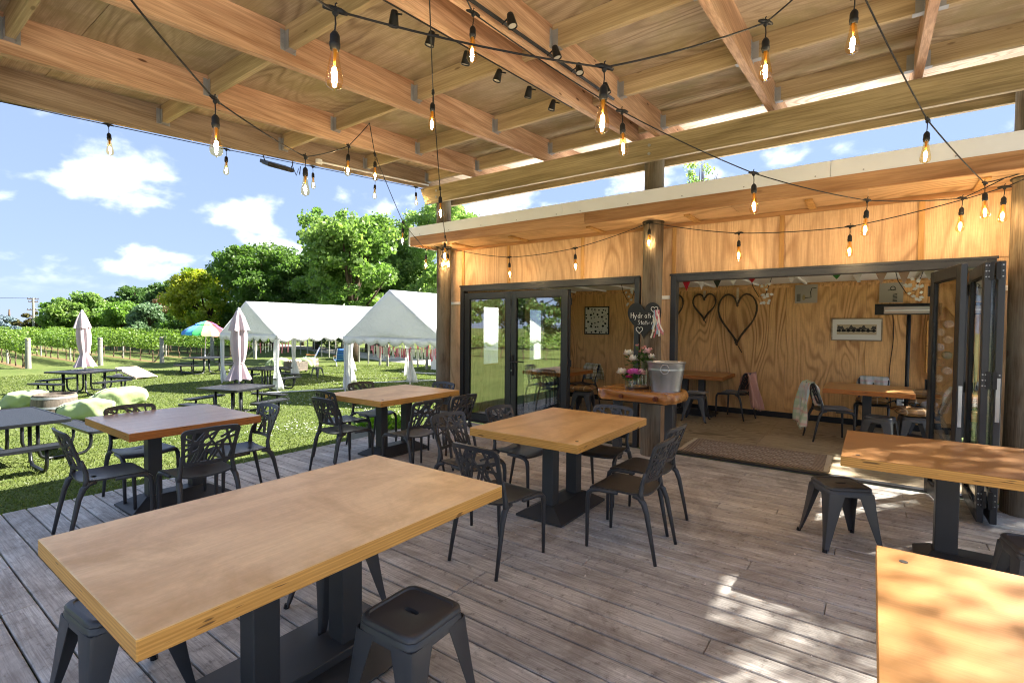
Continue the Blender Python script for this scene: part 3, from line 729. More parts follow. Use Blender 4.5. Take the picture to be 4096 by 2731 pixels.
# ================================================================== metal stools
def make_stool():
    t = thing('metal_stool', 'black metal stool', 'stool', (0, 0, 0), 0, 'black metal stools')
    def ring(h, r, z, n=40):
        P = []
        for k in range(n):
            a = 2*math.pi*(k+.5)/n; c, s = math.cos(a), math.sin(a); q = 1.0/max(abs(c), abs(s)); x, y_ = c*q*h, s*q*h
            cx, cy_ = math.copysign(min(abs(x), h-r), x), math.copysign(min(abs(y_), h-r), y_); dx, dy = x-cx, y_-cy_; d = math.hypot(dx, dy)
            if d > r: x, y_ = cx+dx/d*r, cy_+dy/d*r
            P.append((x, y_, z))
        return P
    def slot(l, w, z, n=40):
        P = []
        for k in range(n):
            a = 2*math.pi*(k+.5)/n; c, s = math.cos(a), math.sin(a); P.append((l*math.copysign(abs(c)**.6, c)+0, w*math.copysign(abs(s)**.8, s), z))
        return P
    m = MB(); m.rings([slot(.037, .0125, .428), slot(.037, .0125, .442), slot(.042, .017, .444), ring(.118, .03, .444), ring(.125, .034, .4445), ring(.129, .036, .4505), ring(.139, .04, .4515), ring(.147, .045, .4475), ring(.151, .046, .440), ring(.1525, .046, .432), ring(.150, .046, .4255), ring(.1535, .046, .420), ring(.157, .046, .385)])
    m.build('seat', M['stoolm'], t, smooth=35)
    for sx_ in (-1, 1):
        for sy_ in (-1, 1):
            l = MB(); rs = []
            for k in range(9):
                f = k/8; z = .392*(1-f)+.0*f+.012; c = .156+.036*f+.010*f**4; a = .086*(1-f)**1.15+.026+.004*f; r = .020*(1-f)+.009*f; th = .004
                out = [(c-a, c), (c-r, c), (c-.3*r, c-.3*r), (c, c-r), (c, c-a)]; inn = [(c-th, c-a), (c-th, c-r-th), (c-.3*r-th, c-.3*r-th), (c-r-th, c-th), (c-a, c-th)]
                rs.append([(sx_*x, sy_*y_, z) for x, y_ in out+inn])
            l.rings(rs, True, True); g_ = l.build('leg', M['stoolm'], t, smooth=30)
            q = MB(); q.tube([(sx_*.197, sy_*.197, .0), (sx_*.194, sy_*.194, .022)], [.016, .015], 10); q.build('foot', M['rubber'], g_)
            rb = MB(); rb.tube([(sx_*.150, sy_*.150, .33), (sx_*.186, sy_*.186, .06)], [.006, .004], 6); rb.build('rib', M['stoolm'], g_)
    for a in (45, 135):
        x = MB(); x.box(-.20, .20, -.009, .009, .352 if a == 45 else .357, .3555 if a == 45 else .3605, Matrix.Rotation(R(a), 4, 'Z')); x.build('cross_brace', M['stoolm'], t)
    return t
stool0 = make_stool(); _su = [False]
def stool(x, y_, rz, label, group='black metal stools', z=0, scale=None):
    if not _su[0]: 
        _su[0] = True; o = stool0; o.location = (x, y_, z); o.rotation_euler = (0, 0, R(rz)); o['label'] = label
    else: o = dup(stool0, (x, y_, z), R(rz), label, group, scale)
    return o
stool(-1.465, 1.355, 2, 'black metal stool with oval hand slot in front of the long foreground table')
stool(-2.50, .70, 4, 'black metal stool tucked under the left end of the long foreground table')
stool(-2.40, 1.66, -6, 'black metal stool on the far side of the long table, only its legs showing')
stool(-.165, 4.39, 30, 'black metal stool standing alone on the sunlit deck in front of the rug')
stool(.77, 3.74, 8, 'black metal stool cut off by the right edge, between the two orange tables')

# ================================================================== slab bench with flowers and bucket
M['slabw'] = wood('slab_timber', '8a4e1c', 'd9a05a', 'X', .22, .02, .3, .25, .1, knots=.9, spec=.6, scale=.6)
def slab_bench():
    t = thing('slab_table', 'live edge timber slab table against the middle post', 'table', (-2.17, 5.60, 0))
    z1, z0 = .865, .745; n = 34
    def ed(k):
        a = 2*math.pi*k/n; c, s = math.cos(a), math.sin(a); x = .46*math.copysign(abs(c)**.35, c); y_ = .30*math.copysign(abs(s)**.35, s)
        return x+.012*math.sin(5*a+1), y_+.022*math.sin(3*a)+.012*math.sin(9*a+.5)
    rings = []
    for f, z in ((.0, z0), (.97, z0), (1.0, z0+.012), (1.0+.02, z0+.05), (1.005, z1-.03), (.99, z1-.008), (.975, z1), (0, z1)):
        rings.append([(ed(k)[0]*max(f, .001), ed(k)[1]*max(f, .001)+(.012*math.sin(k*1.1+z*40) if 0 < f else 0), z) for k in range(n)])
    m = MB(); m.rings(rings, True, True); m.build('slab', M['slabw'], t, smooth=45)
    for x in (-.30, .33):
        l = MB(); l.bbox(x-.045, x+.045, -.045, .045, 0, z0+.005, .004); l.build('leg', M['basem'], t)
    f = MB(); f.bbox(-.30, .33, -.03, .03, z0-.05, z0-.004, .003); f.build('rail', M['basem'], t)
    k = MB()
    for (x, y_, r) in ((-.13, -.312, .026), (.27, -.318, .030)): k.tube([(x, y_+.03, .80), (x, y_-.012, .80)], [r, r*.8], 14)
    k.build('knot', plain('knot_wood', '5c2c12', .3, 0, .5, 30, .2), t)
    return t
slab_bench()
SZ = .866
def bucket():
    t = thing('bucket', 'galvanised steel bucket with ring handles on the slab table', 'bucket', (-1.89, 5.60, SZ))
    m = MB(); m.lathe([(.0, .012), (.148, .012), (.150, 0), (.158, 0), (.160, .02), (.196, .235), (.200, .245), (.197, .252), (.201, .262), (.204, .30), (.212, .318), (.216, .322), (.216, .328), (.210, .330), (.205, .322), (.158, .03), (.0, .025)], 48); m.build('pail', M['bright'], t, smooth=50)
    for s in (0, 1):
        a = R(-75+180*s); h = MB(); c, s_ = math.cos(a), math.sin(a); tx, ty = -s_, c
        pts = [(c*.212+tx*.045*math.cos(q)+c*.012, s_*.212+ty*.045*math.cos(q)+s_*.012, .255+.05*math.sin(q)) for q in np.linspace(0, 2*math.pi, 17)]
        h.tube(pts, .005, 8); h.build('ring_handle', M['bright'], t, smooth=True)
        e = MB(); e.tube([(c*.208+tx*-.03, s_*.208+ty*-.03, .30), (c*.213+tx*.03, s_*.213+ty*.03, .30)], .010, 8); e.build('handle_bracket', M['bright'], t)
bucket()
W_ = thing('wood_slice', 'round slice of tree trunk under the flower vases', 'coaster', (-2.24, 5.62, SZ))
m = MB(); m.lathe([(0, 0), (.130, 0), (.135, .005), (.134, .022), (.128, .027), (0, .027)], 28); m.build('disc', wood('slice_wood', '9a7448', 'c8a878', 'Z', .7, .05), W_, smooth=40)
b = MB(); b.lathe([(.1365, .002), (.140, .008), (.139, .02), (.1355, .025)], 28); b.build('bark', plain('bark_rim', '4a3524', .9, 0, .2, 30, .2), W_)
M['petal_w'] = plain('white_petal', 'e8e2d4', .6, 0, .3, 20, .05, **{'Subsurface Weight': .1}); M['petal_p'] = plain('pink_petal', 'e070c0', .6, 0, .3, 20, .1); M['petal_l'] = plain('pale_pink_petal', 'ecc4c4', .6, 0, .3, 20, .06)
M['petal_r'] = plain('crimson_petal', 'b02868', .6, 0, .3, 20, .1); M['bud'] = plain('pink_bud', 'd89a94', .6, 0, .3, 20, .1); M['stamen'] = plain('stamen', 'd8b060', .7)
M['leafg'] = leafmat('flower_leaf', '2c4a1c', '4c6c2c'); M['stem'] = plain('flower_stem', '4a6030', .6)
def flower(par, x, y_, z, r, mat, n=34, open_=False, tilt=(0, 0)):
    r *= 1.25
    m = MB(); q = random.Random(int(x*1000+y_*77+z*991))
    for k in range(n):
        f = (k+.5)/n; th = k*2.39996; el = (1-f)*1.25 if not open_ else .15+(1-f)*1.1; L = r*(.55+.45*f) if open_ else r*(.75+.25*q.random()); wd = r*(.40 if not open_ else .45)
        d = Vector((math.cos(th)*math.cos(el), math.sin(th)*math.cos(el), math.sin(el))); sd = Vector((-math.sin(th), math.cos(th), 0)); up = d.cross(sd)
        base = Vector((0, 0, 0)) if open_ else -d*r*.1
        pts = []
        for i in range(4):
            a = i/3; c = base+d*L*a+up*(-.25*L*math.sin(a*2.6)); w = wd*math.sin(.35+a*2.2)
            pts += [c-sd*w*.5+up*.05*r, c+up*-.04*r, c+sd*w*.5+up*.05*r]
        m._add([p+Vector((x, y_, z)) for p in pts], [(i*3+j, i*3+j+1, i*3+j+4, i*3+j+3) for i in range(3) for j in range(2)])
    fo = m.build('bloom', M[mat], par, smooth=True, fix=False)
    if open_:
        c = MB(); c.lathe([(0, 0), (.016, .004), (.014, .018), (0, .022)], 10, (x, y_, z+.012)); c.build('flower_centre', M['stamen'], fo)
    return fo
def vase(label, x, y_, z, r, h, stems):
    t = thing('flower_vase', label, 'vase', (x, y_, z), 0, 'flower vases on the slab table')
    m = MB(); m.lathe([(0, .004), (r*.93, .004), (r*.97, .010), (r, h), (r+.002, h), (r+.002, 0.0), (0, 0)], 28); m.build('glass', M['clear'], t, smooth=50)
    w = MB(); w.lathe([(0, .012), (r*.94, .012), (r*.95, h*.55), (0, h*.55)], 24); w.build('water', thinglass('vase_water', (.90, .93, .86, 1), 1.33), t, smooth=50)
    s_ = MB(); lf = MB()
    for (fx, fy, fz, rad, mat, op) in stems:
        s_.tube([(-fx*.3, -fy*.3, .015), (fx*.25, fy*.25, h*.8), (fx*.8, fy*.8, fz-rad*.8), (fx, fy, fz-.01)], .003, 5)
        flower(t, fx, fy, fz, rad, mat, 30 if rad > .03 else 12, op)
        for k in range(9):
            p = Vector((fx, fy, fz))*random.uniform(.55, .95); p.z = fz*random.uniform(.62, .92); d = Vector((random.uniform(-1, 1), random.uniform(-1, 1), random.uniform(-.2, .7))).normalized(); sd = d.orthogonal().normalized()*.011
            lf._add([p, p+d*.03+sd, p+d*.07, p+d*.03-sd], [(0, 1, 2, 3)])
    s_.build('stems', M['stem'], t); lf.build('leaves', M['leafg'], t, fix=False)
    return t
vase('low glass vase of bright pink and white peonies', -2.27, 5.50, SZ, .062, .11, [(.05, -.03, .19, .078, 'petal_p', True), (-.10, -.02, .185, .062, 'petal_w', False), (-.02, .03, .20, .045, 'petal_r', True), (.0, -.05, .14, .040, 'petal_r', True), (.11, .03, .19, .058, 'petal_l', False), (-.06, .06, .18, .05, 'petal_w', False)])
vase('tall glass vase of pale peonies and buds behind the pink ones', -2.20, 5.68, SZ+.0275, .055, .19, [(-.17, -.02, .37, .062, 'petal_w', False), (-.09, -.06, .31, .058, 'petal_w', False), (.05, .0, .40, .052, 'petal_l', False), (-.07, .0, .47, .026, 'bud', False), (.0, .02, .44, .026, 'bud', False), (.04, -.03, .46, .022, 'bud', False), (.08, .04, .43, .026, 'bud', False), (.11, .0, .34, .045, 'petal_w', False), (-.03, -.02, .40, .024, 'bud', False)])

# heart chalkboard sign
def heart_pts(w, h, n=40):
    P = []
    for k in range(n):
        a = 2*math.pi*k/n; x = 16*math.sin(a)**3; y_ = 13*math.cos(a)-5*math.cos(2*a)-2*math.cos(3*a)-math.cos(4*a); P.append((x/32*w, (y_+2.5)/29*h))
    return P
VM = Matrix(((1, 0, 0, 0), (0, 0, 1, 0), (0, 1, 0, 0), (0, 0, 0, 1)))   # (a,b,d) -> x=a, y=d, z=b
STROKES = {'H': [[(0, 0), (0, 1)], [(.5, 0), (.5, 1)], [(0, .5), (.5, .55)]], 'y': [[(0, .55), (.2, .05)], [(.42, .6), (.1, -.4)]], 'd': [[(.4, .5), (.2, .58), (.02, .3), (.15, .02), (.4, .15)], [(.42, 1), (.42, 0)]], 'r': [[(0, 0), (0, .55)], [(0, .4), (.15, .55), (.3, .55)]],
           'a': [[(.4, .5), (.2, .58), (.02, .3), (.15, .02), (.4, .2)], [(.4, .55), (.42, 0)]], 't': [[(.15, .95), (.15, 0)], [(-.02, .6), (.35, .62)]], 'i': [[(.08, .5), (.08, 0)], [(.08, .7), (.09, .76)]], 'o': [[(.2, .55), (.02, .3), (.2, 0), (.4, .3), (.2, .55)]], 'n': [[(0, 0), (0, .55)], [(0, .4), (.2, .56), (.36, .4), (.37, 0)]],
           'S': [[(.45, .9), (.2, 1), (.05, .78), (.4, .42), (.35, .08), (0, .05)]]}
def stroke_text(txt, x, z, s, y_, r=.0035):
    m = MB()
    for ch in txt:
        for st in STROKES[ch]: m.tube([(x+p[0]*s, y_, z+p[1]*s) for p in st], r, 5)
        x += s*(.66 if ch not in 'it' else .38)
    return m
def heart_sign():
    t = thing('heart_sign', 'heart shaped chalkboard sign hung on the middle post', 'sign', (-2.26, 5.868, 1.66))
    m = MB(); m.prism(heart_pts(.42, .45), -.009, .009, VM); bd = m.build('board', M['blackpaint'], t, smooth=30)
    chalk = plain('chalk', 'e6e4de', .95, 0, .1)
    stroke_text('Hydration', -.165, .035, .066, -.011, .003).build('chalk_lettering', chalk, t)
    stroke_text('Station', -.075, -.045, .055, -.011, .0028).build('chalk_lettering', chalk, t)
    for (cx, cz, sz) in ((-.055, -.115, .085), (.13, .13, .085)):
        h = MB(); hp = heart_pts(sz, sz*.95, 20); h.tube([(cx+a, -.011, cz+b_) for a, b_ in hp+[hp[0]]], .0035, 5); h.build('chalk_heart', chalk, t)
heart_sign()
def rags():
    t = thing('ribbon_tassel', 'tassel of pink and white fabric strips hanging on the heart sign', 'ribbon', (-2.10, 5.845, 1.74))
    cols = [fabric('rag_pink', 'd88a94'), fabric('rag_white', 'e2dcd4'), fabric('rag_rose', 'c86878'), fabric('rag_floral', 'cfd0c0'), fabric('rag_blue', '98b0c4')]
    for k in range(15):
        q = random.Random(k); x0 = q.uniform(-.03, .04); L = q.uniform(.16, .34); dx = q.uniform(-.06, .10); w = q.uniform(.012, .022)
        pts = [(x0+dx*f+.006*math.sin(9*f+k), -.006-.012*(k % 4)*.5-.008*math.sin(5*f+k), .05-L*f) for f in np.linspace(0, 1, 7)]
        m = MB(); m.ribbon(pts, [(math.sin(f*3+k)*.5, -1, 0) for f in range(7)], w, .002); m.build('fabric_strip', cols[k % 5], t)
rags()
# ================================================================== festoon lights
def bulb_meshes():
    h = MB(); h.tube([(-.045, 0, 0), (-.02, 0, .004), (.02, 0, .004), (.045, 0, 0)], [.006, .011, .011, .006], 8)
    h.tube([(0, 0, .012), (0, 0, -.012), (0, 0, -.022)], [.010, .012, .004], 8); h.tube([(0, 0, -.02), (.002, 0, -.05), (-.001, 0, -.078)], .0032, 6)
    h.lathe([(.004, -.075), (.010, -.080), (.0165, -.090), (.0185, -.098), (.0185, -.120), (.020, -.122), (.020, -.132), (.0185, -.134), (.0175, -.145)], 16, cap=True)
    q = MB(); q.tube([(0, 0, .012), (0, .0, .026), (.006, 0, .030)], .003, 5); h._add(q.v, q.f)
    g_ = MB(); g_.lathe([(.013, -.140), (.0145, -.150), (.0165, -.170), (.0225, -.205), (.0295, -.240), (.032, -.258), (.031, -.270), (.0255, -.282), (.014, -.289), (.005, -.291), (.003, -.297), (0.0005, -.299)], 20)
    f = MB()
    for k in range(6):
        a = k*math.pi/3; c, s = math.cos(a), math.sin(a); f.tube([(c*.005, s*.005, -.214), (c*.009, s*.009, -.235), (c*.006, s*.006, -.256)], .0018, 5)
    st = MB(); st.tube([(0, 0, -.142), (0, 0, -.185), (0, 0, -.212)], [.009, .006, .003], 8)
    out = []
    for mb, nm, mt in ((h, 'lamp_holder', 'rubber'), (g_, 'glass_bulb', 'bulbglass'), (f, 'filament', 'filament'), (st, 'glass_stem', 'stemamber')):
        me = mb.mesh(nm); me.materials.append(M[mt]); me.polygons.foreach_set('use_smooth', [True]*len(me.polygons)); out.append((nm, me))
    return out
M['stemamber'] = plain('amber_stem', 'd89a40', .3, 0, .5)
BM = bulb_meshes()
def festoon(label, pts, lamps, sag=.05, group='strings of filament bulbs'):
    """pts: cable points; lamps: indices of points that carry a lamp"""
    t = thing('string_light', label, 'string light', tuple(pts[0]), 0, group); o0 = Vector(pts[0])
    P = [Vector(p)-o0 for p in pts]; path = []
    for i in range(len(P)-1):
        L = (P[i+1]-P[i]).length; n = 8
        for k in range(n): 
            f = k/n; q = P[i].lerp(P[i+1], f); q.z -= 4*sag*L*f*(1-f)*.35; path.append(q)
    path.append(P[-1]); c = MB(); c.tube(path, .0045, 6); c.build('cable', M['rubber'], t, smooth=True)
    for i in lamps:
        d = P[min(i+1, len(P)-1)]-P[max(i-1, 0)]; rz = math.atan2(d.y, d.x)
        hold = obj(BM[0][0], BM[0][1], t, P[i], (random.uniform(-.04, .04), random.uniform(-.04, .04), rz))
        for nm, me in BM[1:]: obj(nm, me, hold)
    return t
festoon('string of filament bulbs along the outer roof edge over the lawn', [(-6.10, .62, 3.45), (-6.11, 1.67, 3.52), (-6.11, 2.77, 3.60), (-6.11, 3.87, 3.69), (-6.11, 4.9, 3.77), (-6.11, 5.72, 3.84), (-6.0, 5.95, 3.80)], [1, 2, 3, 4, 5], 0)
festoon('string of filament bulbs hooked up under the left bay of the ceiling', [(-1.9, .45, 3.30), (-2.33, .70, 2.83), (-2.81, 1.22, 2.75), (-3.54, 2.18, 2.86), (-4.22, 3.06, 3.34), (-4.33, 3.40, 3.70), (-4.58, 3.67, 3.50), (-5.08, 4.53, 2.95), (-5.55, 5.41, 2.74), (-5.66, 5.86, 2.84)], [2, 3, 4, 6, 7, 8], .03)
festoon('string of filament bulbs crossing the top of the view with the largest bulb', [(-1.2, .60, 3.2), (-1.51, .92, 2.66), (-1.65, 1.14, 2.75), (-1.0, 2.07, 2.74), (-.48, 2.85, 3.14), (-.30, 3.10, 3.42), (-.11, 3.02, 3.235), (.1, 2.2, 3.3)], [2, 3, 4, 6], .05)
festoon('string of filament bulbs running down to the right hand post', [(-.12, 2.6, 3.5), (-.07, 3.23, 3.30), (.27, 4.45, 3.01), (.72, 5.63, 2.79), (1.0, 5.90, 2.90)], [2, 3], .03)
festoon('string of filament bulbs falling from the paired rafters towards the right post', [(-1.6, 1.5, 3.4), (-1.8, 1.97, 3.40), (-1.96, 2.29, 3.43), (-1.38, 3.13, 3.01), (-.73, 4.0, 2.71), (-.06, 5.06, 2.64), (.61, 5.86, 2.73), (.98, 5.92, 2.93)], [2, 3, 4, 5, 6], .04)
festoon('string of filament bulbs running to the left post', [(-1.7, 1.6, 3.45), (-2.06, 2.03, 3.41), (-2.76, 2.76, 3.36), (-3.48, 3.58, 2.93), (-4.41, 4.63, 2.71), (-5.32, 5.70, 2.79), (-5.62, 5.90, 2.83)], [2, 3, 4], .03)
festoon('short looped string of filament bulbs bunched at the left post', [(-6.0, 5.93, 3.34), (-5.99, 5.84, 3.20), (-5.85, 5.85, 2.90), (-5.62, 5.84, 2.80), (-5.57, 5.82, 2.82), (-5.50, 5.84, 2.80)], [1, 3, 4, 5], .02)
festoon('string of filament bulbs along the cabin wall between the posts', [(-5.60, 5.86, 2.82), (-5.39, 5.84, 2.79), (-4.29, 5.84, 2.58), (-3.21, 5.84, 2.62), (-2.2, 5.84, 2.84), (-1.2, 5.84, 2.61), (-.2, 5.84, 2.57), (.87, 5.84, 2.78), (1.0, 5.86, 2.84)], [2, 3, 4, 5, 6, 7], .05)

# ================================================================== track lights
def track_light(label, x, sx_, ys, y0, y1):
    t = thing('track_light', label, 'track light', (x, (y0+y1)/2, ZB((y0+y1)/2)), 0, 'ceiling track lights'); o0 = t.location.copy()
    b = MB(); b.tube([Vector((x, y0, ZB(y0)+.02))-o0, Vector((x, y1, ZB(y1)+.02))-o0], .016, 4); b.build('rail', M['blackpaint'], t)
    for y_ in ys:
        q = random.Random(int(y_*100)); px = x+sx_*.075; z = ZB(y_)+.01; tilt = q.uniform(-.25, .25)
        s = MB(); s.lathe([(.018, .0), (.022, -.005), (.026, -.03), (.034, -.092), (.034, -.096), (.029, -.096), (.027, -.085), (.0, -.085)], 18)
        sp = s.build('spotlight', M['blackpaint'], t, smooth=40, loc=Vector((px, y_, z+.03))-o0, rot=(tilt, sx_*-.25, 0))
        l = MB(); l.lathe([(0, -.089), (.0265, -.089), (.0265, -.0855), (0, -.0855)], 16); l.build('lens', plain('spot_lens', 'b8b4a8', .25, 0, .5) if 'spot_lens' not in bpy.data.materials else bpy.data.materials['spot_lens'], sp)
        a = MB(); a.tube([(-sx_*.075, 0, -.03), (-sx_*.01, 0, -.02)], .006, 6); a.build('bracket', M['blackpaint'], sp)
track_light('black track light with downward spots on the left of the paired rafters', -2.475, -1, (2.2, 2.54, 2.91, 3.32, 3.76, 4.18), 1.6, 4.4)
track_light('black track light with tilted spots on the right of the paired rafters', -2.075, 1, (2.71, 3.28, 3.66, 4.15), 1.8, 4.5)
t = thing('flood_light', 'black flood light under the outer roof edge', 'flood light', (-6.12, 3.40, 3.66))
m = MB(); m.bbox(-.11, .11, -.17, .17, -.10, -.055, .006, Matrix.Rotation(R(22), 4, 'Y')); h_ = m.build('lamp_housing', M['blackpaint'], t)
m = MB(); m.bbox(-.09, .09, -.15, .15, -.108, -.1005, .002, Matrix.Rotation(R(22), 4, 'Y')); m.build('lens', plain('flood_lens', '6a6c70', .2), h_)
m = MB(); m.tube([(0, .17, -.06), (0, .19, -.02), (0, .19, .03)], .007, 6).tube([(0, -.17, -.06), (0, -.19, -.02), (0, -.19, .03)], .007, 6).tube([(.02, .18, -.05), (.0, .24, -.14), (.02, .26, -.05), (.03, .27, -.13), (.03, .28, -.02)], .006, 6); m.build('bracket', M['blackpaint'], t)
t = thing('conduit', 'pale conduit along the outer roof edge ending at a junction box', 'conduit', (-6.05, 4.9, 3.8))
m = MB(); y0, y1 = 3.95, 5.95; m.tube([(0, y0-4.9, ZB(y0)+.05-3.8), (0, y1-4.9, ZB(y1)+.05-3.8)], .013, 8); m.build('pipe', M['white'], t, smooth=True)
m = MB(); m.tube([(.0, y0-.03-4.9, ZB(y0)+.02-3.8), (.0, y0-.03-4.9, ZB(y0)+.075-3.8)], .045, 12); m.build('junction_box', M['white'], t)
# ================================================================== outdoor furniture
def meshsteel():
    t = NT('expanded_steel'); v = t.n('TexCoord').outputs['Object']
    br = t.n('TexBrick', {'Vector': t.sc(v, (1, 1, 1)), 'Scale': 14., 'Mortar Size': .020, 'Mortar Smooth': .2, 'Brick Width': .5, 'Row Height': .25}); br.offset = .5
    col = t.mix(br.outputs['Fac'], lin('16181c'), lin('3c4046')); return t.bsdf(col, .5, 0, t.bump(br.outputs['Fac'], .8, .006), .35)
M['mesh'] = meshsteel(); M['tube'] = plain('coated_tube', '15171a', .32, 0, .5, 8, .1)
def rrect(hx, hy, r, n=5):
    P = []
    for cx, cy_, a0 in ((hx-r, hy-r, 0), (-hx+r, hy-r, 90), (-hx+r, -hy+r, 180), (hx-r, -hy+r, 270)):
        for k in range(n): a = R(a0+90*k/(n-1)); P.append((cx+r*math.cos(a), cy_+r*math.sin(a)))
    return P
def picnic_table(label, x, y_, rz, hx=.62, hy=.62, group='black mesh picnic tables on the lawn'):
    t = thing('picnic_table', label, 'picnic table', (x, y_, LZ), R(rz), group)
    m = MB(); m.mi(0).prism(rrect(hx, hy, .07), .725, .735); m.build('tabletop', M['mesh'], t)
    e = MB(); P = rrect(hx, hy, .07); e.rings([[(a*k, b_*k, z) for a, b_ in P] for k, z in ((1.012, .69), (1.016, .70), (1.012, .742), (.985, .745), (.98, .736), (.985, .69), (1.012, .69))]); e.build('table_rim', M['tube'], t, smooth=40)
    for k in range(4):
        a = R(90*k); L = hx if k % 2 == 0 else hy; D = hy if k % 2 == 0 else hx; Mx = Matrix.Rotation(a, 4, 'Z') @ Matrix.Translation((0, D+.42, 0))
        b = MB(); b.prism(rrect(L*.80, .135, .05), .425, .437, Mx); be = b.build('bench', M['mesh'], t)
        e = MB(); P = rrect(L*.80, .135, .05); e.rings([[Mx @ Vector((p*kx, q*ky, z)) for p, q in P] for kx, ky, z in ((1.02, 1.06, .40), (1.02, 1.06, .442), (.985, .93, .445), (.98, .92, .40), (1.02, 1.06, .40))]); e.build('bench_rim', M['tube'], be)
        for s in (-1, 1):
            q = MB(); X = s*L*.42; Rz = Matrix.Rotation(a, 4, 'Z'); d0 = D*.62; d1 = D+.42
            pts = [(X, d0, .72), (X, d0, .20), (X, d0+.03, .09), (X, d0+.10, .035), (X, d0+.18, .025), (X, d1-.18, .025), (X, d1-.08, .045), (X, d1-.02, .11), (X, d1, .20), (X, d1, .42)]
            q.tube([Rz @ Vector(p) for p in pts], .026, 8); q.build('leg_tube', M['tube'], t, smooth=True)
    return t
picnic_table('black mesh picnic table cut off by the left edge beside the deck', -11.45, 1.55, 3, 1.02, .72)
picnic_table('black mesh picnic table with a closed umbrella near the deck, right of the beanbags', -12.75, 5.98, 18)
picnic_table('black mesh picnic table with a closed umbrella out on the lawn at left', -20.7, 4.92, 24, .70, .70)
picnic_table('black mesh picnic table under the open rainbow umbrella', -25.2, 10.45, 24, .70, .70)
picnic_table('black mesh picnic table standing partly under the left tent', -17.55, 9.25, 12)

M['canvas'] = fabric('umbrella_canvas', 'c4b2b4', .9, .0, 8, .3, .12)
def closed_umbrella(label, x, y_, lean=0):
    t = thing('closed_umbrella', label, 'umbrella', (x, y_, LZ), R(20*x), 'closed garden umbrellas'); t.rotation_euler = (R(lean), R(lean*.4), R(20*x))
    p = MB(); p.tube([(0, 0, 0), (0, 0, 2.66)], .022, 10); p.build('pole', M['white_metal'], t, smooth=True)
    def shape(prof, nf, ph, name):
        m = MB(); n = nf*8; rs = []
        for r, z, fold in prof:
            rs.append([((r*(1+fold*math.cos(nf*a+ph+z*.8)+.25*fold*math.sin((nf+3)*a+2*z)))*math.cos(a), (r*(1+fold*math.cos(nf*a+ph+z*.8)))*math.sin(a), z-.04*fold*math.cos(nf*a+ph)) for a in np.linspace(0, 2*math.pi, n+1)[:-1]])
        m.rings(rs); return m.build(name, M['canvas'], t, smooth=True)
    shape([(.035, 2.66, .02), (.06, 2.62, .1), (.12, 2.45, .22), (.17, 2.25, .28), (.20, 2.12, .32)], 6, 0, 'top_canopy')
    shape([(.10, 2.40, .1), (.145, 2.2, .22), (.165, 1.9, .24), (.155, 1.6, .24), (.13, 1.38, .2), (.105, 1.27, .12), (.135, 1.18, .22), (.19, 1.0, .30), (.24, .85, .34)], 7, 1, 'folded_canopy')
    b = MB(); b.tube([(.112*math.cos(a), .112*math.sin(a), 1.275) for a in np.linspace(0, 6.2832, 20)], .008, 5); b.build('tie_strap', M['canvas'], t)
    f = MB(); f.lathe([(.045, 2.64), (.04, 2.68), (.012, 2.72), (0, 2.725)], 12); f.build('finial', M['galv'], t, smooth=True)
closed_umbrella('closed mauve umbrella through the picnic table near the deck', -13.35, 6.32)
closed_umbrella('closed mauve umbrella through the picnic table far out at left', -20.95, 5.02, 1.5)
def rainbow():
    t = thing('open_umbrella', 'open rainbow striped umbrella over a far picnic table', 'umbrella', (-26.05, 10.7, LZ), 0); t.rotation_euler = (R(-2), R(2), R(12))
    p = MB(); p.tube([(0, 0, 0), (0, 0, 2.42)], .022, 8); p.build('pole', M['white'], t)
    base8 = ['6458b0', '3f7fd0', '4ab0d8', '48b868', 'd8cc80', 'e8a880', 'd84048', 'e060a8']; cols = [base8[(k-10) % 8] for k in range(16)]
    g8 = {c: fabric('gore_'+c, c, .8, 0, 6, .2, .25) for c in base8}; cm = [g8[c] for c in cols]; n = 16
    A0 = math.atan2(-10.7, 26.05)
    for k in range(n):
        a0, a1 = 2*math.pi*k/n, 2*math.pi*(k+1)/n; m = MB()
        prof = [(.18, 2.33), (.45, 2.24), (.75, 2.08), (1.0, 1.88)]; rs = []
        for r, z in prof: rs.append([(r*math.cos(a0+(a1-a0)*f)*(1-.03*math.sin(math.pi*f)), r*math.sin(a0+(a1-a0)*f)*(1-.03*math.sin(math.pi*f)), z-.02*math.sin(math.pi*f)) for f in np.linspace(0, 1, 5)])
        rs.append([(1.01*math.cos(a0+(a1-a0)*f), 1.01*math.sin(a0+(a1-a0)*f), 1.88-.13-.03*math.sin(math.pi*f)) for f in np.linspace(0, 1, 5)])
        m.rings(rs, closed=False); m.build('canopy_panel', cm[k], t, smooth=60, fix=False)
        m = MB(); rs = [[(r*math.cos(a0+(a1-a0)*f), r*math.sin(a0+(a1-a0)*f), z-(.03*math.sin(math.pi*f) if r > .4 else 0)) for f in np.linspace(0, 1, 5)] for r, z in ((.01, 2.44), (.25, 2.37), (.46, 2.27))]
        m.rings(rs, closed=False); m.build('vent_panel', cm[k], t, smooth=60, fix=False)
rainbow()

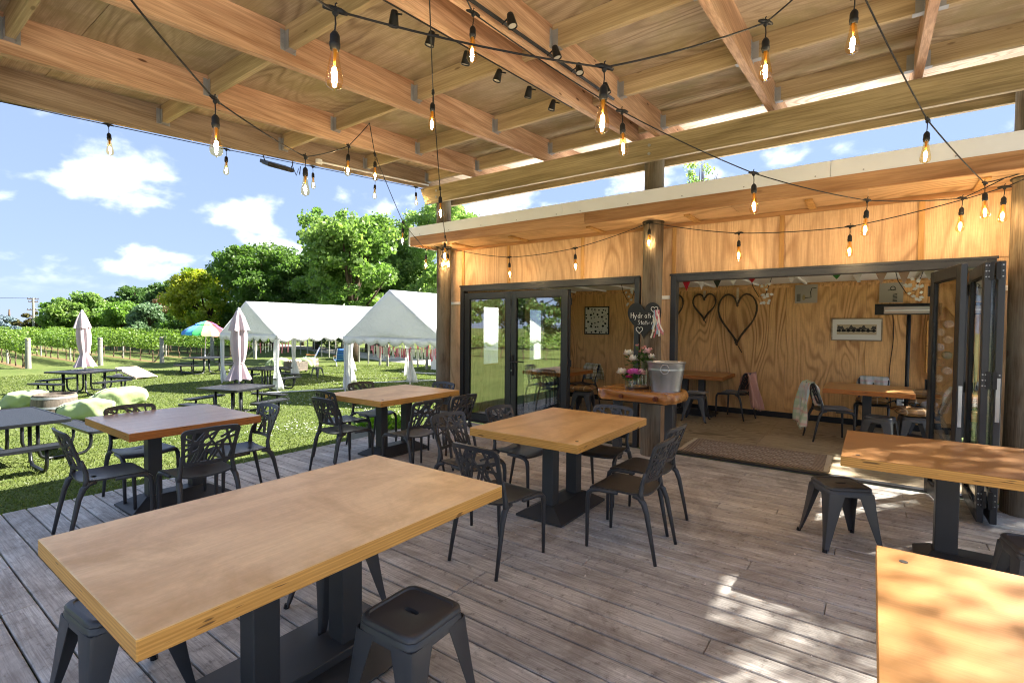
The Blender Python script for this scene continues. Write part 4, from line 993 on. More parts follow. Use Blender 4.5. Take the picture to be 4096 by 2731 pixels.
# beanbags, barrel, cornhole
M['bean'] = fabric('beanbag_cloth', '8fa06c', .85, .25, 6, .2); M['seam'] = plain('dark_seam', '2c3420', .8)
def beanbag(label, x, y_, rz, sx_=1., sz=1., seed=0):
    t = thing('beanbag', label, 'beanbag', (x, y_, LZ), R(rz), 'pale green beanbags on the lawn'); q = np.random.default_rng(seed); ph = q.uniform(0, 6, 8)
    def f(u, v):
        a = 2*math.pi*u; b_ = math.pi*(v-.5); r = 1+.06*math.sin(3*a+ph[0])*math.cos(b_)+.05*math.sin(2*a+4*b_+ph[1])+.035*math.sin(7*a+ph[2]+3*b_)+.018*math.sin(13*a+5*b_+ph[3])+.014*math.sin(9*b_-6*a+ph[4])
        x_ = .54*sx_*r*math.copysign(abs(math.cos(b_))**.7, 1)*math.cos(a); yy = .42*r*math.cos(b_)**.7*math.sin(a); z = .25*sz*(1+math.copysign(abs(math.sin(b_))**.75, b_)*r)-.02+.07*sz*math.cos(a)*math.cos(b_)
        return (x_, yy, max(z, 0.004))
    m = MB(); m.grid(f, 64, 30); b = m.build('bag', M['bean'], t, smooth=True)
    for u in (.12, .62, .37):
        s = MB(); pts = [Vector(f(u, v)) for v in np.linspace(.1, .96, 14)]; s.tube([p*1.012 for p in pts], .010, 5); s.build('seam', M['seam'], t)
    return t
beanbag('pale green beanbag lying nearest the deck, right of the barrel', -15.0, 3.62, 30, 1.15, 1.0, 1)
beanbag('pale green beanbag tallest of the group, behind the barrel at right', -16.3, 4.55, 70, 1.15, 1.15, 2)
beanbag('pale green beanbag left of the barrel', -18.3, 3.15, 20, 1.3, .95, 3)
beanbag('pale green beanbag at the far left edge', -16.6, 1.95, 10, 1.0, .8, 4)
beanbag('pale green beanbag beside the fire box beyond the tents', -23.9, 14.6, 40, 1.15, 1.2, 5)
beanbag('pale green beanbag left of the fire box beyond the tents', -25.3, 13.9, 80, 1.0, 1.1, 6)
M['stave'] = wood('barrel_oak', '504a42', '7a7064', 'Z', .8, .05, .5, .3, .3)
def barrel(label, x, y_):
    t = thing('barrel', label, 'barrel', (x, y_, LZ), 0, 'half wine barrels'); m = MB()
    m.lathe([(0, .40), (.40, .40), (.40, .47), (.425, .47), (.43, .44), (.455, .25), (.46, .10), (.455, 0)], 40); m.build('staves', M['stave'], t, smooth=40)
    for z, r in ((.40, .441), (.16, .462)):
        h = MB(); h.lathe([(r, z-.025), (r+.004, z-.025), (r, z+.025), (r-.006, z+.025)], 40); h.build('hoop', M['galv'], t, smooth=40)
barrel('grey half barrel used as a low table among the beanbags', -16.9, 3.42); barrel('grey half barrel in front of the striped deck chairs', -25.0, 15.6)
M['palewood'] = plywood('pale_plywood', 'b49878', 'dcc8aa', 'X', 20, .6, .02, contrast=.5)
t = thing('cornhole_board', 'pale wooden bean bag toss board tilted on the lawn', 'game board', (-25.0, 7.65, LZ), R(12))
m = MB(); Rm = Matrix.Rotation(R(14), 4, 'Y')
P = [(-.75, -.42), (.75, -.42), (.75, .42), (-.75, .42)]
hole = [(-.50+.08*math.cos(a), .08*math.sin(a)) for a in np.linspace(0, 2*math.pi, 17)[:-1]]
def hole_board():
    m = MB(); n = 16; out = []
    for k in range(n):
        a = 2*math.pi*k/n; c, s = math.cos(a), math.sin(a); q = min((.25 if c < 0 else 1.25)/abs(c) if abs(c) > 1e-6 else 9e9, .42/abs(s) if abs(s) > 1e-6 else 9e9); out.append((-.50+c*q, s*q))
    T = lambda p, z: tuple(Rm @ Vector((p[0], p[1], z))+Vector((0, 0, .24)))
    m.rings([[T(p, .0) for p in hole], [T(p, .018) for p in hole], [T(p, .018) for p in out], [T(p, .0) for p in out], [T(p, .0) for p in hole]])
    for cx, cy_ in ((-.75, -.42), (.75, -.42), (.75, .42), (-.75, .42)):
        i = min(range(n), key=lambda k: abs(out[k][0]-cx)+abs(out[k][1]-cy_)); j = [(i+1) % n, i-1]
        k = min(j, key=lambda q: abs(out[q][0]-cx)+abs(out[q][1]-cy_)); a_, b_ = out[i], out[k]
        m._add([T(a_, .018), T(b_, .018), T((cx, cy_), .018)], [(0, 1, 2)])
    return m
hole_board().build('board', M['palewood'], t)
m = MB(); m.box(-.75, .75, -.42, -.40, -.06, 0, Matrix.Translation((0, 0, .24)) @ Rm).box(-.75, .75, .40, .42, -.06, 0, Matrix.Translation((0, 0, .24)) @ Rm); m.build('side_rail', M['palewood'], t)
m = MB(); m.tube([(-.68, -.39, .0), (-.68, -.39, .36)], .02, 6).tube([(-.68, .39, .0), (-.68, .39, .36)], .02, 6); m.build('leg', M['palewood'], t)
t = thing('throwing_bag', 'small dark bag lying beside the toss board', 'bag', (-25.1, 7.05, LZ)); m = MB()
m.grid(lambda u, v: (.24*math.cos(2*math.pi*u)*math.sin(math.pi*v)**.7, .18*math.sin(2*math.pi*u)*math.sin(math.pi*v)**.7, .10-.10*math.cos(math.pi*v)+.02*math.sin(9*u)), 18, 8); m.build('pouch', fabric('dark_bag', '26282e'), t, smooth=True)
m = MB(); m.tube([(.1, .05, .16), (.22, .1, .2), (.3, .02, .1), (.24, -.06, .03)], .012, 5); m.build('strap', M['rubber'], t)

# fire box, stool, deck chairs
t = thing('fire_box', 'pale timber crate on castors with firewood on top', 'crate', (-22.4, 13.25, LZ), R(18)); t.scale = (.82, .82, .9); m = MB()
for k in range(4):
    b = MB(); b.bbox(-.48, .48, -.45, -.43, .10+k*.125, .10+k*.125+.12, .004).bbox(-.48, .48, .43, .45, .10+k*.125, .10+k*.125+.12, .004).bbox(-.48, -.46, -.43, .43, .10+k*.125, .10+k*.125+.12, .004).bbox(.46, .48, -.43, .43, .10+k*.125, .10+k*.125+.12, .004); b.build('slat', M['stave'], t)
for (a, c_) in ((-.4, -.38), (.4, -.38), (-.4, .38), (.4, .38)):
    b = MB(); b.tube([(a, c_-.03, .045), (a, c_+.03, .045)], .045, 12); b.build('castor', M['rubber'], t)
b = MB(); b.box(-.46, .46, -.43, .43, .52, .56); b.build('lid', M['stave'], t)
b = MB(); b.bbox(.05, .20, -.452, -.4505, .50, .53, .0005); b.build('hand_slot', M['rubber'], t)
for k in range(5):
    w = thing('firewood_log', ('first', 'second', 'third', 'fourth', 'last')[k]+' split firewood log from the left on the timber crate', 'log', (-22.4+.12*(k-2), 13.2+.02*k, LZ+.515), R(20+k*7), 'firewood on the crate'); b = MB(); b.prism([(-.05, 0), (.05, 0), (.03, .07), (-.03, .08)], -.26, .26, Matrix(((1, 0, 0, 0), (0, 0, 1, 0), (0, 1, 0, 0), (0, 0, 0, 1)))); b.build('log', M['palewood'], w)
stool(-19.45, 12.5, 15, 'black metal stool out on the grass between the two tents', 'black metal stools', LZ)
def stripes():
    t = NT('blue_stripes'); v = t.n('TexCoord').outputs['Object']; z = t.n('SeparateXYZ', {0: v}).outputs[2]
    f = t.m('FRACT', t.m('MULTIPLY', z, 7.)); col = t.ramp(f, [(.0, lin('1c3f8c')), (.45, lin('2858b8')), (.5, lin('88c0d8')), (.62, lin('10224c')), (.8, lin('3a70c8'))]); return t.bsdf(col, .8, 0, None, .2)
M['stripe'] = stripes()
def deck_chair(label, x, y_, rz):
    t = thing('deck_chair', label, 'deck chair', (x, y_, LZ), R(rz), 'blue striped folding chairs')
    m = MB(); m.slab(lambda u, v: ((u-.5)*.58, -.05-.32*v-.04*math.sin(math.pi*v), .30+.68*v), 4, 8, (0, -.012, 0)); m.build('back_sling', M['stripe'], t, smooth=True)
    m = MB(); m.slab(lambda u, v: ((u-.5)*.58, -.05+.48*v, .30+.06*v-.05*math.sin(math.pi*v)), 4, 6, (0, 0, -.012)); m.build('seat_sling', M['stripe'], t, smooth=True)
    for s in (-1, 1):
        m = MB(); m.tube([(s*.31, -.38, .99), (s*.31, -.05, .29), (s*.31, .12, .02)], .013, 6).tube([(s*.31, .45, .36), (s*.31, -.05, .28), (s*.31, -.3, .02)], .013, 6); m.build('side_frame', M['white_metal'], t)
        m = MB(); m.bbox(s*.33-.03, s*.33+.03, -.12, .36, .54, .565, .006); m.build('armrest', M['slabw'], t)
        m = MB(); m.tube([(s*.33, .30, .54), (s*.31, .40, .36)], .010, 6); m.build('arm_support', M['white_metal'], t)
deck_chair('blue striped folding chair facing the deck behind the half barrel', -26.3, 16.6, 150); deck_chair('blue striped folding chair seen from the side near the tent leg', -24.0, 16.9, 70)

# planter by the deck corner
t = thing('planter_box', 'grey planter with leafy lettuces beside the far deck corner', 'planter', (-6.5, 5.35, LZ)); m = MB()
m.bbox(-.45, .45, -.30, .30, 0, .62, .01); m.build('trough', plain('fibre_cement', '8a8884', .8, 0, .3, 8, .1), t)
lf = MB(); q = random.Random(5)
for k in range(130):
    c = Vector((q.uniform(-.4, .4), q.uniform(-.25, .25), .62)); a = q.uniform(0, 6.28); L = q.uniform(.10, .26); el = q.uniform(.5, 1.3); d = Vector((math.cos(a)*math.cos(el), math.sin(a)*math.cos(el), math.sin(el))); sd = Vector((-math.sin(a), math.cos(a), 0)); w = L*.32
    lf._add([c, c+d*L*.5+sd*w, c+d*L+Vector((0, 0, -.02)), c+d*L*.5-sd*w], [(0, 1, 2, 3)])
lf.build('leaves', leafmat('lettuce', '5c8c2c', '8cb848'), t, fix=False)

# ================================================================== marquees
def tentmat():
    t = NT('tent_vinyl'); v = t.coords()
    def ridge(sc_, d): n_ = t.noise(v, sc_, 2, .5, d); return t.m('POWER', t.m('SUBTRACT', 1.0, t.m('ABSOLUTE', t.m('SUBTRACT', t.m('MULTIPLY', n_, 2.), 1.))), 5.)
    h = t.m('ADD', ridge(1.6, 1.2), t.m('MULTIPLY', ridge(3.4, 1.5), .4)); c = t.hsv(lin('efefee'), t.m('ADD', t.m('MULTIPLY', t.noise(v, .9, 5, .6), .12), .93))
    nr = t.bump(h, .6, .03); b = t.n('BsdfPrincipled', {'Base Color': c, 'Roughness': .6, 'Specular IOR Level': .25, 'Normal': nr}); tr = t.n('BsdfTranslucent', {'Color': c, 'Normal': nr})
    mx = t.n('MixShader', {0: .5, 1: b.outputs[0], 2: tr.outputs[0]}); t.t.links.new(mx.outputs[0], t.out.inputs[0]); return t.mat
M['tent'] = tentmat(); M['tentpole'] = plain('tent_pole', 'd0d0ce', .5)
def tent(label, x0, x1, y0, y1, ez, rz_, name='marquee', ridge=None, group='white marquee tents', curt=()):
    t = thing(name, label, 'tent', ((x0+x1)/2, (y0+y1)/2, LZ), R(rz_), group); hx, hy = (x1-x0)/2, (y1-y0)/2; rz = ridge
    def jit(a, b_): return .02*math.sin(3.1*a+1.7*b_)+.015*math.sin(7*a-4*b_)
    for s in (-1, 1):
        m = MB(); m.slab(lambda u, v: (s*hx*v*1.0, -hy+2*hy*u, rz+(ez-rz)*v+jit(u*4, v*3)*.6*math.sin(math.pi*v)-.03*math.sin(math.pi*v)), 20, 10, (0, 0, -.008)); m.build('roof_slope', M['tent'], t, smooth=True)
    for e in (-1, 1):
        def gab(u, v):
            x = -hx+2*hx*u; top = ez+(rz-ez)*(1-abs(x)/hx); z = ez-.02+(top-ez+.02)*v; return (x, e*(hy+.004)+e*.03*jit(u*7, v*5+e)*math.sin(math.pi*min(1, v+.2)), z)
        m = MB(); m.slab(gab, 24, 8, (0, e*.006, 0)); m.build('gable', M['tent'], t, smooth=True)
    def valance(p0, p1, n):
        p0, p1 = Vector(p0), Vector(p1); d = p1-p0; nrm = Vector((d.y, -d.x, 0)).normalized(); m = MB(); k = n*8
        m.slab(lambda u, v: tuple(p0+d*u+nrm*(.012+.02*math.sin(u*n*math.pi*1.0+v)*v)+Vector((0, 0, .02-v*(.14+.14*abs(math.sin(u*n*math.pi)))))), k, 2, tuple(nrm*.004)); return m.build('valance', M['tent'], t, smooth=True)
    valance((-hx, -hy, ez), (hx, -hy, ez), 8); valance((hx, hy, ez), (-hx, hy, ez), 8); valance((hx, -hy, ez), (hx, hy, ez), 10); valance((-hx, hy, ez), (-hx, -hy, ez), 10)
    for sx_ in (-1, 1):
        for k in range(3):
            y_ = -hy+hy*k; px, py = sx_*(hx-.04), y_*(1 if abs(y_) < hy else .985)
            m = MB(); m.tube([(px, py, 0), (px, py, ez)], .028, 8); pl = m.build('pole', M['tentpole'], t)
            q = random.Random(int(px*10+py*7)); tw = q.uniform(-.4, .4); wd = .23; cin = (.10 if k != 1 else .0)
            def cur(u, v):
                w = wd*(1-.55*math.exp(-((v-.55)/.22)**2))*(1+.3*v); a = (u-.5)*2
                return (px-sx_*.05+a*w*math.cos(tw)*.8+.02*math.sin(9*u+5*v), py+a*w*math.sin(tw)*.6+.045*math.sin(a*5+v*2)+.05*(v**3), ez-.15-(ez-.22)*v)
            m = MB(); m.slab(cur, 10, 14, (0, .004, 0)); m.build('tied_curtain', M['tent'], t, smooth=True)
    fr = MB()
    for y_ in (-hy*.98, 0, hy*.98): fr.tube([(-hx+.04, y_, ez-.02), (0, y_, rz-.06), (hx-.04, y_, ez-.02)], .02, 6)
    fr.tube([(0, -hy*.98, rz-.06), (0, hy*.98, rz-.06)], .02, 6); fr.build('roof_frame', M['tentpole'], t)
    return t
tent('white marquee tent at left with scalloped edge, partly behind the nearer tent', -20.4, -16.3, 8.95, 14.9, 1.93, 0, ridge=3.12)
tent('white marquee tent at right with its crumpled gable facing the deck', -14.65, -9.9, 10.4, 16.4, 1.88, 0, ridge=3.40)
def garland(label, p0, p1, n, seed):
    t = thing('rag_garland', label, 'garland', p0, 0, 'rag garlands in the tents'); q = random.Random(seed); p0, p1 = Vector(p0), Vector(p1)
    cols = [bpy.data.materials[k] for k in ('rag_pink', 'rag_white', 'rag_rose', 'rag_floral')]; cs = MB(); cs.tube([Vector((0, 0, 0)), (p1-p0)*.5+Vector((0, 0, -.10)), p1-p0], .006, 5); cs.build('cord', M['rubber'], t)
    for k in range(n):
        f = (k+.5)/n; b_ = (p1-p0)*f+Vector((0, 0, -.4*f*(1-f)*1)); L = q.uniform(.18, .42); m = MB(); d = (p1-p0).normalized()
        m.ribbon([b_, b_+Vector((q.uniform(-.03, .03), 0, -L*.5)), b_+Vector((q.uniform(-.05, .05), 0, -L))], [(d.y, -d.x, 0)]*3, q.uniform(.04, .08), .004); m.build('fabric_strip', cols[q.randrange(4)], t)
garland('pink and cream rag garland inside the nearer tent front', (-14.4, 11.2, LZ+1.62), (-10.2, 11.2, LZ+1.62), 46, 1); garland('sparse rag garland inside the farther tent front', (-20.1, 9.6, LZ+1.68), (-16.6, 9.6, LZ+1.68), 18, 2)
garland('rag garland along the left side of the nearer tent', (-14.5, 11.6, LZ+1.60), (-14.5, 16.0, LZ+1.60), 22, 3)
for lab, a, b_ in (('white marker line on the grass in front of the tents', (-16.2, 8.4), (-15.0, 10.9)), ('white marker line on the grass behind the nearer tent leg', (-15.9, 12.6), (-14.2, 15.6)), ('white marker line on the grass between the tents and the shed', (-18.6, 16.5), (-15.6, 17.0))):
    m = MB(); A, B_ = Vector((a[0], a[1], LZ+.035)), Vector((b_[0], b_[1], LZ+.035)); t = thing('marker_rope', lab, 'rope', tuple(A), 0, 'white ropes on the grass'); m.tube([(B_-A)*f+Vector((.03*math.sin(f*9), .03*math.cos(f*7), .0)) for f in np.linspace(0, 1, 12)], .022, 6); m.build('rope', M['tentpole'], t)
# ================================================================== vineyard
def rand_leaves(n, gen, size, q, flat=.0, shape='quad'):
    """numpy leaf cloud: gen(n)->(n,3) centres; returns verts, faces arrays"""
    c = gen(n); d = q.normal(size=(n, 3)); d[:, 2] *= (1-flat); d /= np.linalg.norm(d, axis=1)[:, None]
    r = q.normal(size=(n, 3)); s = np.cross(d, r); s /= np.linalg.norm(s, axis=1)[:, None]+1e-9
    L = size*q.uniform(.6, 1.3, n)[:, None]; v = np.stack([c-d*L*.5, c+s*L*.36, c+d*L*.5, c-s*L*.36], 1).reshape(-1, 3); return v
def quads_mesh(name, v, mats):
    n = len(v)//4; me = bpy.data.meshes.new(name); me.vertices.add(len(v)); me.vertices.foreach_set('co', v.astype(np.float32).ravel())
    me.loops.add(n*4); me.loops.foreach_set('vertex_index', np.arange(n*4, dtype=np.int32)); me.polygons.add(n)
    me.polygons.foreach_set('loop_start', np.arange(0, n*4, 4, dtype=np.int32)); me.polygons.foreach_set('loop_total', np.full(n, 4, dtype=np.int32)); me.update(calc_edges=True)
    for m in mats: me.materials.append(m)
    return me
M['vineleaf'] = leafmat('vine_leaf', '486426', '88a04c', '66823a', .42); M['bark'] = wood('bark', '3c3024', '6a5a48', 'Z', .9, .1, .6, .4, .6); M['vinepost'] = wood('vine_post', '74746a', 'a6a69a', 'Z', .85, .1, .5, .3, .3)
vine_me = []
for k in range(5):
    q = np.random.default_rng(40+k)
    def gen(n):
        p = np.stack([q.uniform(-.9, .9, n), q.normal(0, .17, n), q.uniform(.78, 1.55, n)], 1); sh = q.random(n) < .14; p[sh, 2] = q.uniform(1.5, 1.85, sh.sum()); p[sh, 0] = np.round(p[sh, 0]*4)/4+q.normal(0, .03, sh.sum()); return p
    fol = quads_mesh('foliage', rand_leaves(560, gen, .135, q), [M['vineleaf']])
    t_ = MB(); x0 = q.uniform(-.1, .1); t_.tube([(x0, 0, 0), (x0+q.uniform(-.08, .08), .02, .25), (x0+q.uniform(-.12, .12), -.02, .5), (0, 0, .85)], [.04, .032, .03, .028], 6); t_.tube([(0, 0, .82), (-.4, 0, .90), (-.85, 0, .88)], [.02, .014, .008], 5); t_.tube([(0, 0, .82), (.4, 0, .90), (.85, 0, .88)], [.02, .014, .008], 5)
    tr = t_.mesh('trunk'); tr.materials.append(M['bark']); vine_me.append((fol, tr))
ORD = ['first', 'second', 'third', 'fourth', 'fifth', 'sixth', 'seventh', 'eighth', 'ninth', 'tenth', 'eleventh', 'twelfth', 'thirteenth', 'fourteenth', 'fifteenth', 'sixteenth', 'seventeenth', 'eighteenth', 'nineteenth', 'twentieth', 'twenty-first', 'twenty-second', 'twenty-third', 'twenty-fourth']
rows = [(.1, 'first vineyard row from the left edge'), (3.0, 'second vineyard row from the left edge'), (5.9, 'vineyard row behind the leftmost visible end post'), (8.7, 'vineyard row behind the far left closed umbrella'), (11.5, 'vineyard row behind the toss board'), (14.15, 'vineyard row behind the rainbow umbrella'), (16.7, 'vineyard row behind the left tent')]
for ri, (ry, desc) in enumerate(rows):
    x = -34.9; n = 24 if ri < 4 else 20
    for k in range(n):
        if ri < 2 and k < 6: x -= 1.72; continue
        v = thing('grapevine', ORD[k]+' grapevine from the near end of the '+desc, 'grapevine', (x+random.uniform(-.1, .1), ry+random.uniform(-.06, .06), LZ), random.choice((0, math.pi))+random.uniform(-.04, .04), 'grapevines of the '+desc)
        fol, tr = vine_me[(k*3+ri) % 5]; f = obj('foliage', fol, v); f.scale = (1, 1, random.uniform(.93, 1.08)); obj('trunk', tr, v); x -= 1.72
    if ri >= 2:
        p = thing('vineyard_post', 'thick round end post of the '+desc, 'post', (-33.9+.2*(ri-2), ry, LZ), 0, 'vineyard end posts'); m = MB(); m.lathe([(.0, 0), (.115, 0), (.11, .8), (.105, 1.5), (.09, 1.515), (0, 1.515)], 14); m.build('pole', M['vinepost'], p, smooth=40)
        for z in (1.05, 1.25, 1.38):
            w = MB(); w.lathe([(.109, z), (.113, z+.004), (.109, z+.008)], 14); w.build('wire_wrap', M['rubber'], p)
        w = MB(); w.bbox(.105, .112, -.03, .03, 1.42, 1.49, .002); w.build('row_tag', plain('tag_yellow', 'c8c070', .6) if 'tag_yellow' not in bpy.data.materials else bpy.data.materials['tag_yellow'], p)
        w = MB(); w.tube([(-.05, 0, .62), (-1.15, .02, .02)], .05, 8); w.build('brace', M['vinepost'], p)
    for k in range(3 if ri >= 2 else 0):
        p = thing('trellis_post', ('nearest', 'middle', 'farthest')[k]+' slim trellis post within the '+desc, 'post', (-37.5-7.0*k-.6*ri, ry, LZ), 0, 'trellis posts of the '+desc); m = MB(); m.tube([(0, 0, 0), (0, 0, 1.62)], .045, 8); m.build('pole', M['vinepost'], p)
    wi = thing('trellis_wire', 'trellis and irrigation wires of the '+desc, 'wire', (-34, ry, LZ), 0, 'trellis wires')
    for z in (.42, .9, 1.25): m = MB(); m.tube([(0, 0, z), (-42, 0, z)], .008 if z > .5 else .014, 4); m.build('wire', M['rubber'], wi)
    st = MB(); st._add([(-34.2, ry-.22, LZ+.006), (-76, ry-.22, LZ+.006), (-76, ry+.22, LZ+.006), (-34.2, ry+.22, LZ+.006)], [(0, 1, 2, 3)])
    tag(st.build('bare_soil', plain('bare_soil', '6c5c40', .95, 0, .1, 3, .15) if 'bare_soil' not in bpy.data.materials else bpy.data.materials['bare_soil']), 'bare soil strip under the '+desc, kind='structure')

# ================================================================== trees
LM = {'oak2': leafmat('oak_leaf_deep', '4a622e', '74904a', '5a783a', .55), 'oak': leafmat('oak_leaf', '587236', '8ca45c', '6e8c48', .55), 'dark': leafmat('dark_leaf', '3e562e', '66804a', '506c3a', .5), 'yellow': leafmat('golden_leaf', '8c9c3c', 'c8c65c', '7c9840', .55), 'pale': leafmat('pale_leaf', '6e8a48', 'a6bc74', '88a45a', .55), 'bright': leafmat('bright_leaf', '5c7e36', '86a452', None, .5),
      'dull': leafmat('dull_leaf', '4c6440', '7c9670', None, .4), 'blue': leafmat('blue_conifer', '5c6c70', '94a6b0', '788a94', .25), 'conifer': leafmat('dark_conifer', '384a28', '64683a', '5c5434', .25), 'red': leafmat('reddish_leaf', '5c4434', '7c6044', '4c4c30', .4)}
def crown_pts(q, n, blobs, clump=.9, shell=.75):
    """leaf centres gathered in clumps spread over a union of ellipsoids"""
    vol = np.array([b[3]*b[4]*b[5] for b in blobs])**.67; pick = q.choice(len(blobs), size=max(12, n//90), p=vol/vol.sum()); B = np.array(blobs)[pick]
    d = q.normal(size=(len(pick), 3)); d /= np.linalg.norm(d, axis=1)[:, None]; rad = shell+(1-shell)*q.random(len(pick)); rad *= q.uniform(.82, 1.1, len(pick))
    cc = B[:, :3]+d*B[:, 3:6]*rad[:, None]; k = q.integers(0, len(pick), n); o = q.normal(size=(n, 3)); o /= np.linalg.norm(o, axis=1)[:, None]
    o *= (q.random(n)**.45)[:, None]*np.array([1, 1, .62])*clump*q.uniform(.55, 1.05, len(pick))[k][:, None]
    return cc[k]+o
def tree(label, x, y_, h, blobs, lm, nleaf, lsize, clump=.9, trunk_r=.25, seed=0, trunk_h=None, name='tree', group='trees beyond the lawn', flat=.0, limbs=7, shell=.7, rz=0):
    t = thing(name, label, 'tree', (x, y_, LZ), rz, group); q = np.random.default_rng(100+seed)
    me = quads_mesh('crown', rand_leaves(nleaf, lambda n: crown_pts(q, n, blobs, clump, shell), lsize, q, flat), [LM[lm]]); obj('crown', me, t)
    m = MB(); th = trunk_h or h*.45; wob = lambda: float(q.uniform(-.12, .12))*h*.12
    m.tube([(0, 0, -.1), (wob()*.3, wob()*.3, th*.35), (wob()*.6, wob()*.6, th*.7), (wob()*.6, wob()*.6, th*1.1)], [trunk_r*1.25, trunk_r, trunk_r*.85, trunk_r*.5], 9)
    for k in range(limbs):
        b = blobs[int(q.integers(0, len(blobs)))]; d = q.normal(size=3); d /= np.linalg.norm(d); e = Vector(b[:3])+Vector(d*np.array(b[3:6])*.7); s0 = Vector((0, 0, th*float(q.uniform(.45, 1.0)))); mid = s0.lerp(e, .5)+Vector((wob(), wob(), wob()))*.6
        m.tube([s0, mid, e], [trunk_r*.45, trunk_r*.28, trunk_r*.07], 6)
    m.build('trunk', M['bark'], t, smooth=True); return t
def dome(h, w, q, n=9, base=.22):
    """rounded irregular crown as blobs"""
    out = [(0, 0, h*.58, w*.36, w*.36, h*.33)]
    for k in range(n):
        a = 2*math.pi*k/n+q.uniform(-.4, .4); z = h*q.uniform(base+.12, .82); r = w*.5*math.sqrt(max(.05, 1-((z/h-.5)/.52)**2))*q.uniform(.55, .8); s = w*q.uniform(.13, .22)
        out.append((r*math.cos(a), r*math.sin(a), min(z, h-s*.9), s, s, s*.85))
    for k in range(3): out.append((q.uniform(-.15, .15)*w, q.uniform(-.15, .15)*w, h*q.uniform(.80, .88), w*.14, w*.14, h*.10))
    return out
q = random.Random(11)
tree('huge broad green oak towering behind the tents', -35.4, 27.9, 12.9, dome(12.9, 11.5, q, 16, .02), 'oak', 64000, .26, .85, .42, 1, 4.5, limbs=16)
tree('tall pale feathery tree behind the left post and cabin corner', -28.3, 30.6, 13.4, dome(13.2, 9.5, q, 12, .12), 'pale', 46000, .22, .8, .35, 2, 4.5, limbs=12)
tree('wide dark green tree left of the huge oak', -47.6, 25.9, 10.2, dome(10.4, 11.0, q, 15, .0), 'oak2', 48000, .27, .9, .35, 3, limbs=14)
tree('golden yellow green tree in the middle of the tree line', -54.8, 22.9, 8.4, dome(8.4, 8.0, q, 13, .0), 'yellow', 34000, .27, .75, .3, 4, limbs=10)
tree('thin reddish leaved tree between the oak and its dark neighbour', -50.5, 30.6, 9.2, dome(9.2, 4.5, q, 6), 'red', 7000, .26, .7, .2, 5, limbs=16)
tree('dark tree showing behind the golden one', -78, 27.5, 8.2, dome(8.2, 6.5, q, 8, .1), 'dark', 12000, .36, .9, .3, 6)
tree('bare twiggy grey tree beside the golden one', -74.5, 25.6, 5.9, dome(5.9, 4.2, q, 7, .05), 'red', 2500, .22, .8, .2, 7, limbs=40)
tree('olive green tree right of the dull one in the far line', -76, 27.0, 5.6, dome(5.6, 5.2, q, 8, .05), 'oak', 10000, .34, .8, .25, 8)
tree('dull grey green bushy tree in the far line', -71.5, 23.2, 4.9, dome(4.9, 5.0, q, 9, .02), 'dull', 10000, .32, .8, .22, 9)
tree('bright green low tree in the far line', -77.5, 22.6, 5.0, dome(5.0, 5.0, q, 8, .02), 'bright', 10000, .34, .8, .22, 10)
tree('tall spreading tree rising above the far line', -100, 31.5, 8.9, dome(8.9, 9.5, q, 10, .15), 'dark', 14000, .45, 1.0, .35, 11)
tree('large round green tree behind the closed umbrella at left', -83, 19.4, 6.3, dome(6.3, 8.0, q, 11, .02), 'oak', 18000, .38, .95, .3, 12)
tree('dark green lower tree at the right of the round one', -86, 23.6, 5.4, dome(5.4, 6.0, q, 8, .02), 'oak', 10000, .38, .9, .25, 13)
def conifer(label, x, y_, h, w, lm, seed, n=9000):
    qq = random.Random(seed); bl = []
    for k in range(9):
        f = k/8; r = w*.5*(1-f)**.8; m_ = max(1, int(5*(1-f))+1)
        for j in range(m_): a = 2*math.pi*j/m_+k; bl.append((r*.6*math.cos(a), r*.6*math.sin(a), h*(.10+.86*f), max(.25, r*.5), max(.25, r*.5), h*.05))
    tree(label, x, y_, h, bl, lm, n, .36, .55, .2, seed, h*.8, 'conifer_tree', 'conifers at the far left', .5, 4)
tree('dark shrubby tree filling the gap right of the golden one', -58, 30.5, 6.5, dome(6.5, 8.0, q, 10, .0), 'dark', 16000, .3, .8, .25, 14)
tree('low shrubby tree under the huge oak behind the tents', -42.5, 31.5, 6.0, dome(6.0, 9.0, q, 11, .0), 'oak2', 18000, .28, .8, .25, 15)
tree('mid green tree joining the golden one and the wide dark one', -52.5, 27.5, 8.6, dome(8.6, 7.5, q, 12, .0), 'oak', 22000, .28, .8, .28, 16)
tree('mid green low tree joining the far line and the golden tree', -63.0, 25.0, 5.6, dome(5.6, 6.5, q, 10, .0), 'oak2', 15000, .28, .75, .25, 17)
tree('mid green tree joining the wide dark tree and the huge oak', -42.5, 27.2, 9.8, dome(9.8, 7.0, q, 12, .0), 'oak', 24000, .27, .8, .28, 18)
conifer('blue grey conifer at the far left edge', -105, 14.6, 6.6, 6.0, 'blue', 21); conifer('brownish dark conifer beside the power pole', -109, 19.8, 5.4, 4.2, 'conifer', 22, 6000); conifer('olive conifer between the blue one and the pole', -112, 17.4, 5.0, 4.5, 'conifer', 23, 6000)
tree('slender treetop showing above the cabin roof', -6.4, 23.1, 9.8, [(0, 0, 9.3, .45, .45, .8), (-.6, .1, 8.9, .35, .35, .45), (.6, 0, 8.8, .35, .35, .45), (0, 0, 8.2, .8, .8, .7), (0, 0, 7.0, .8, .8, 1.2)], 'pale', 1800, .12, .42, .14, 31, 7.5, limbs=12)
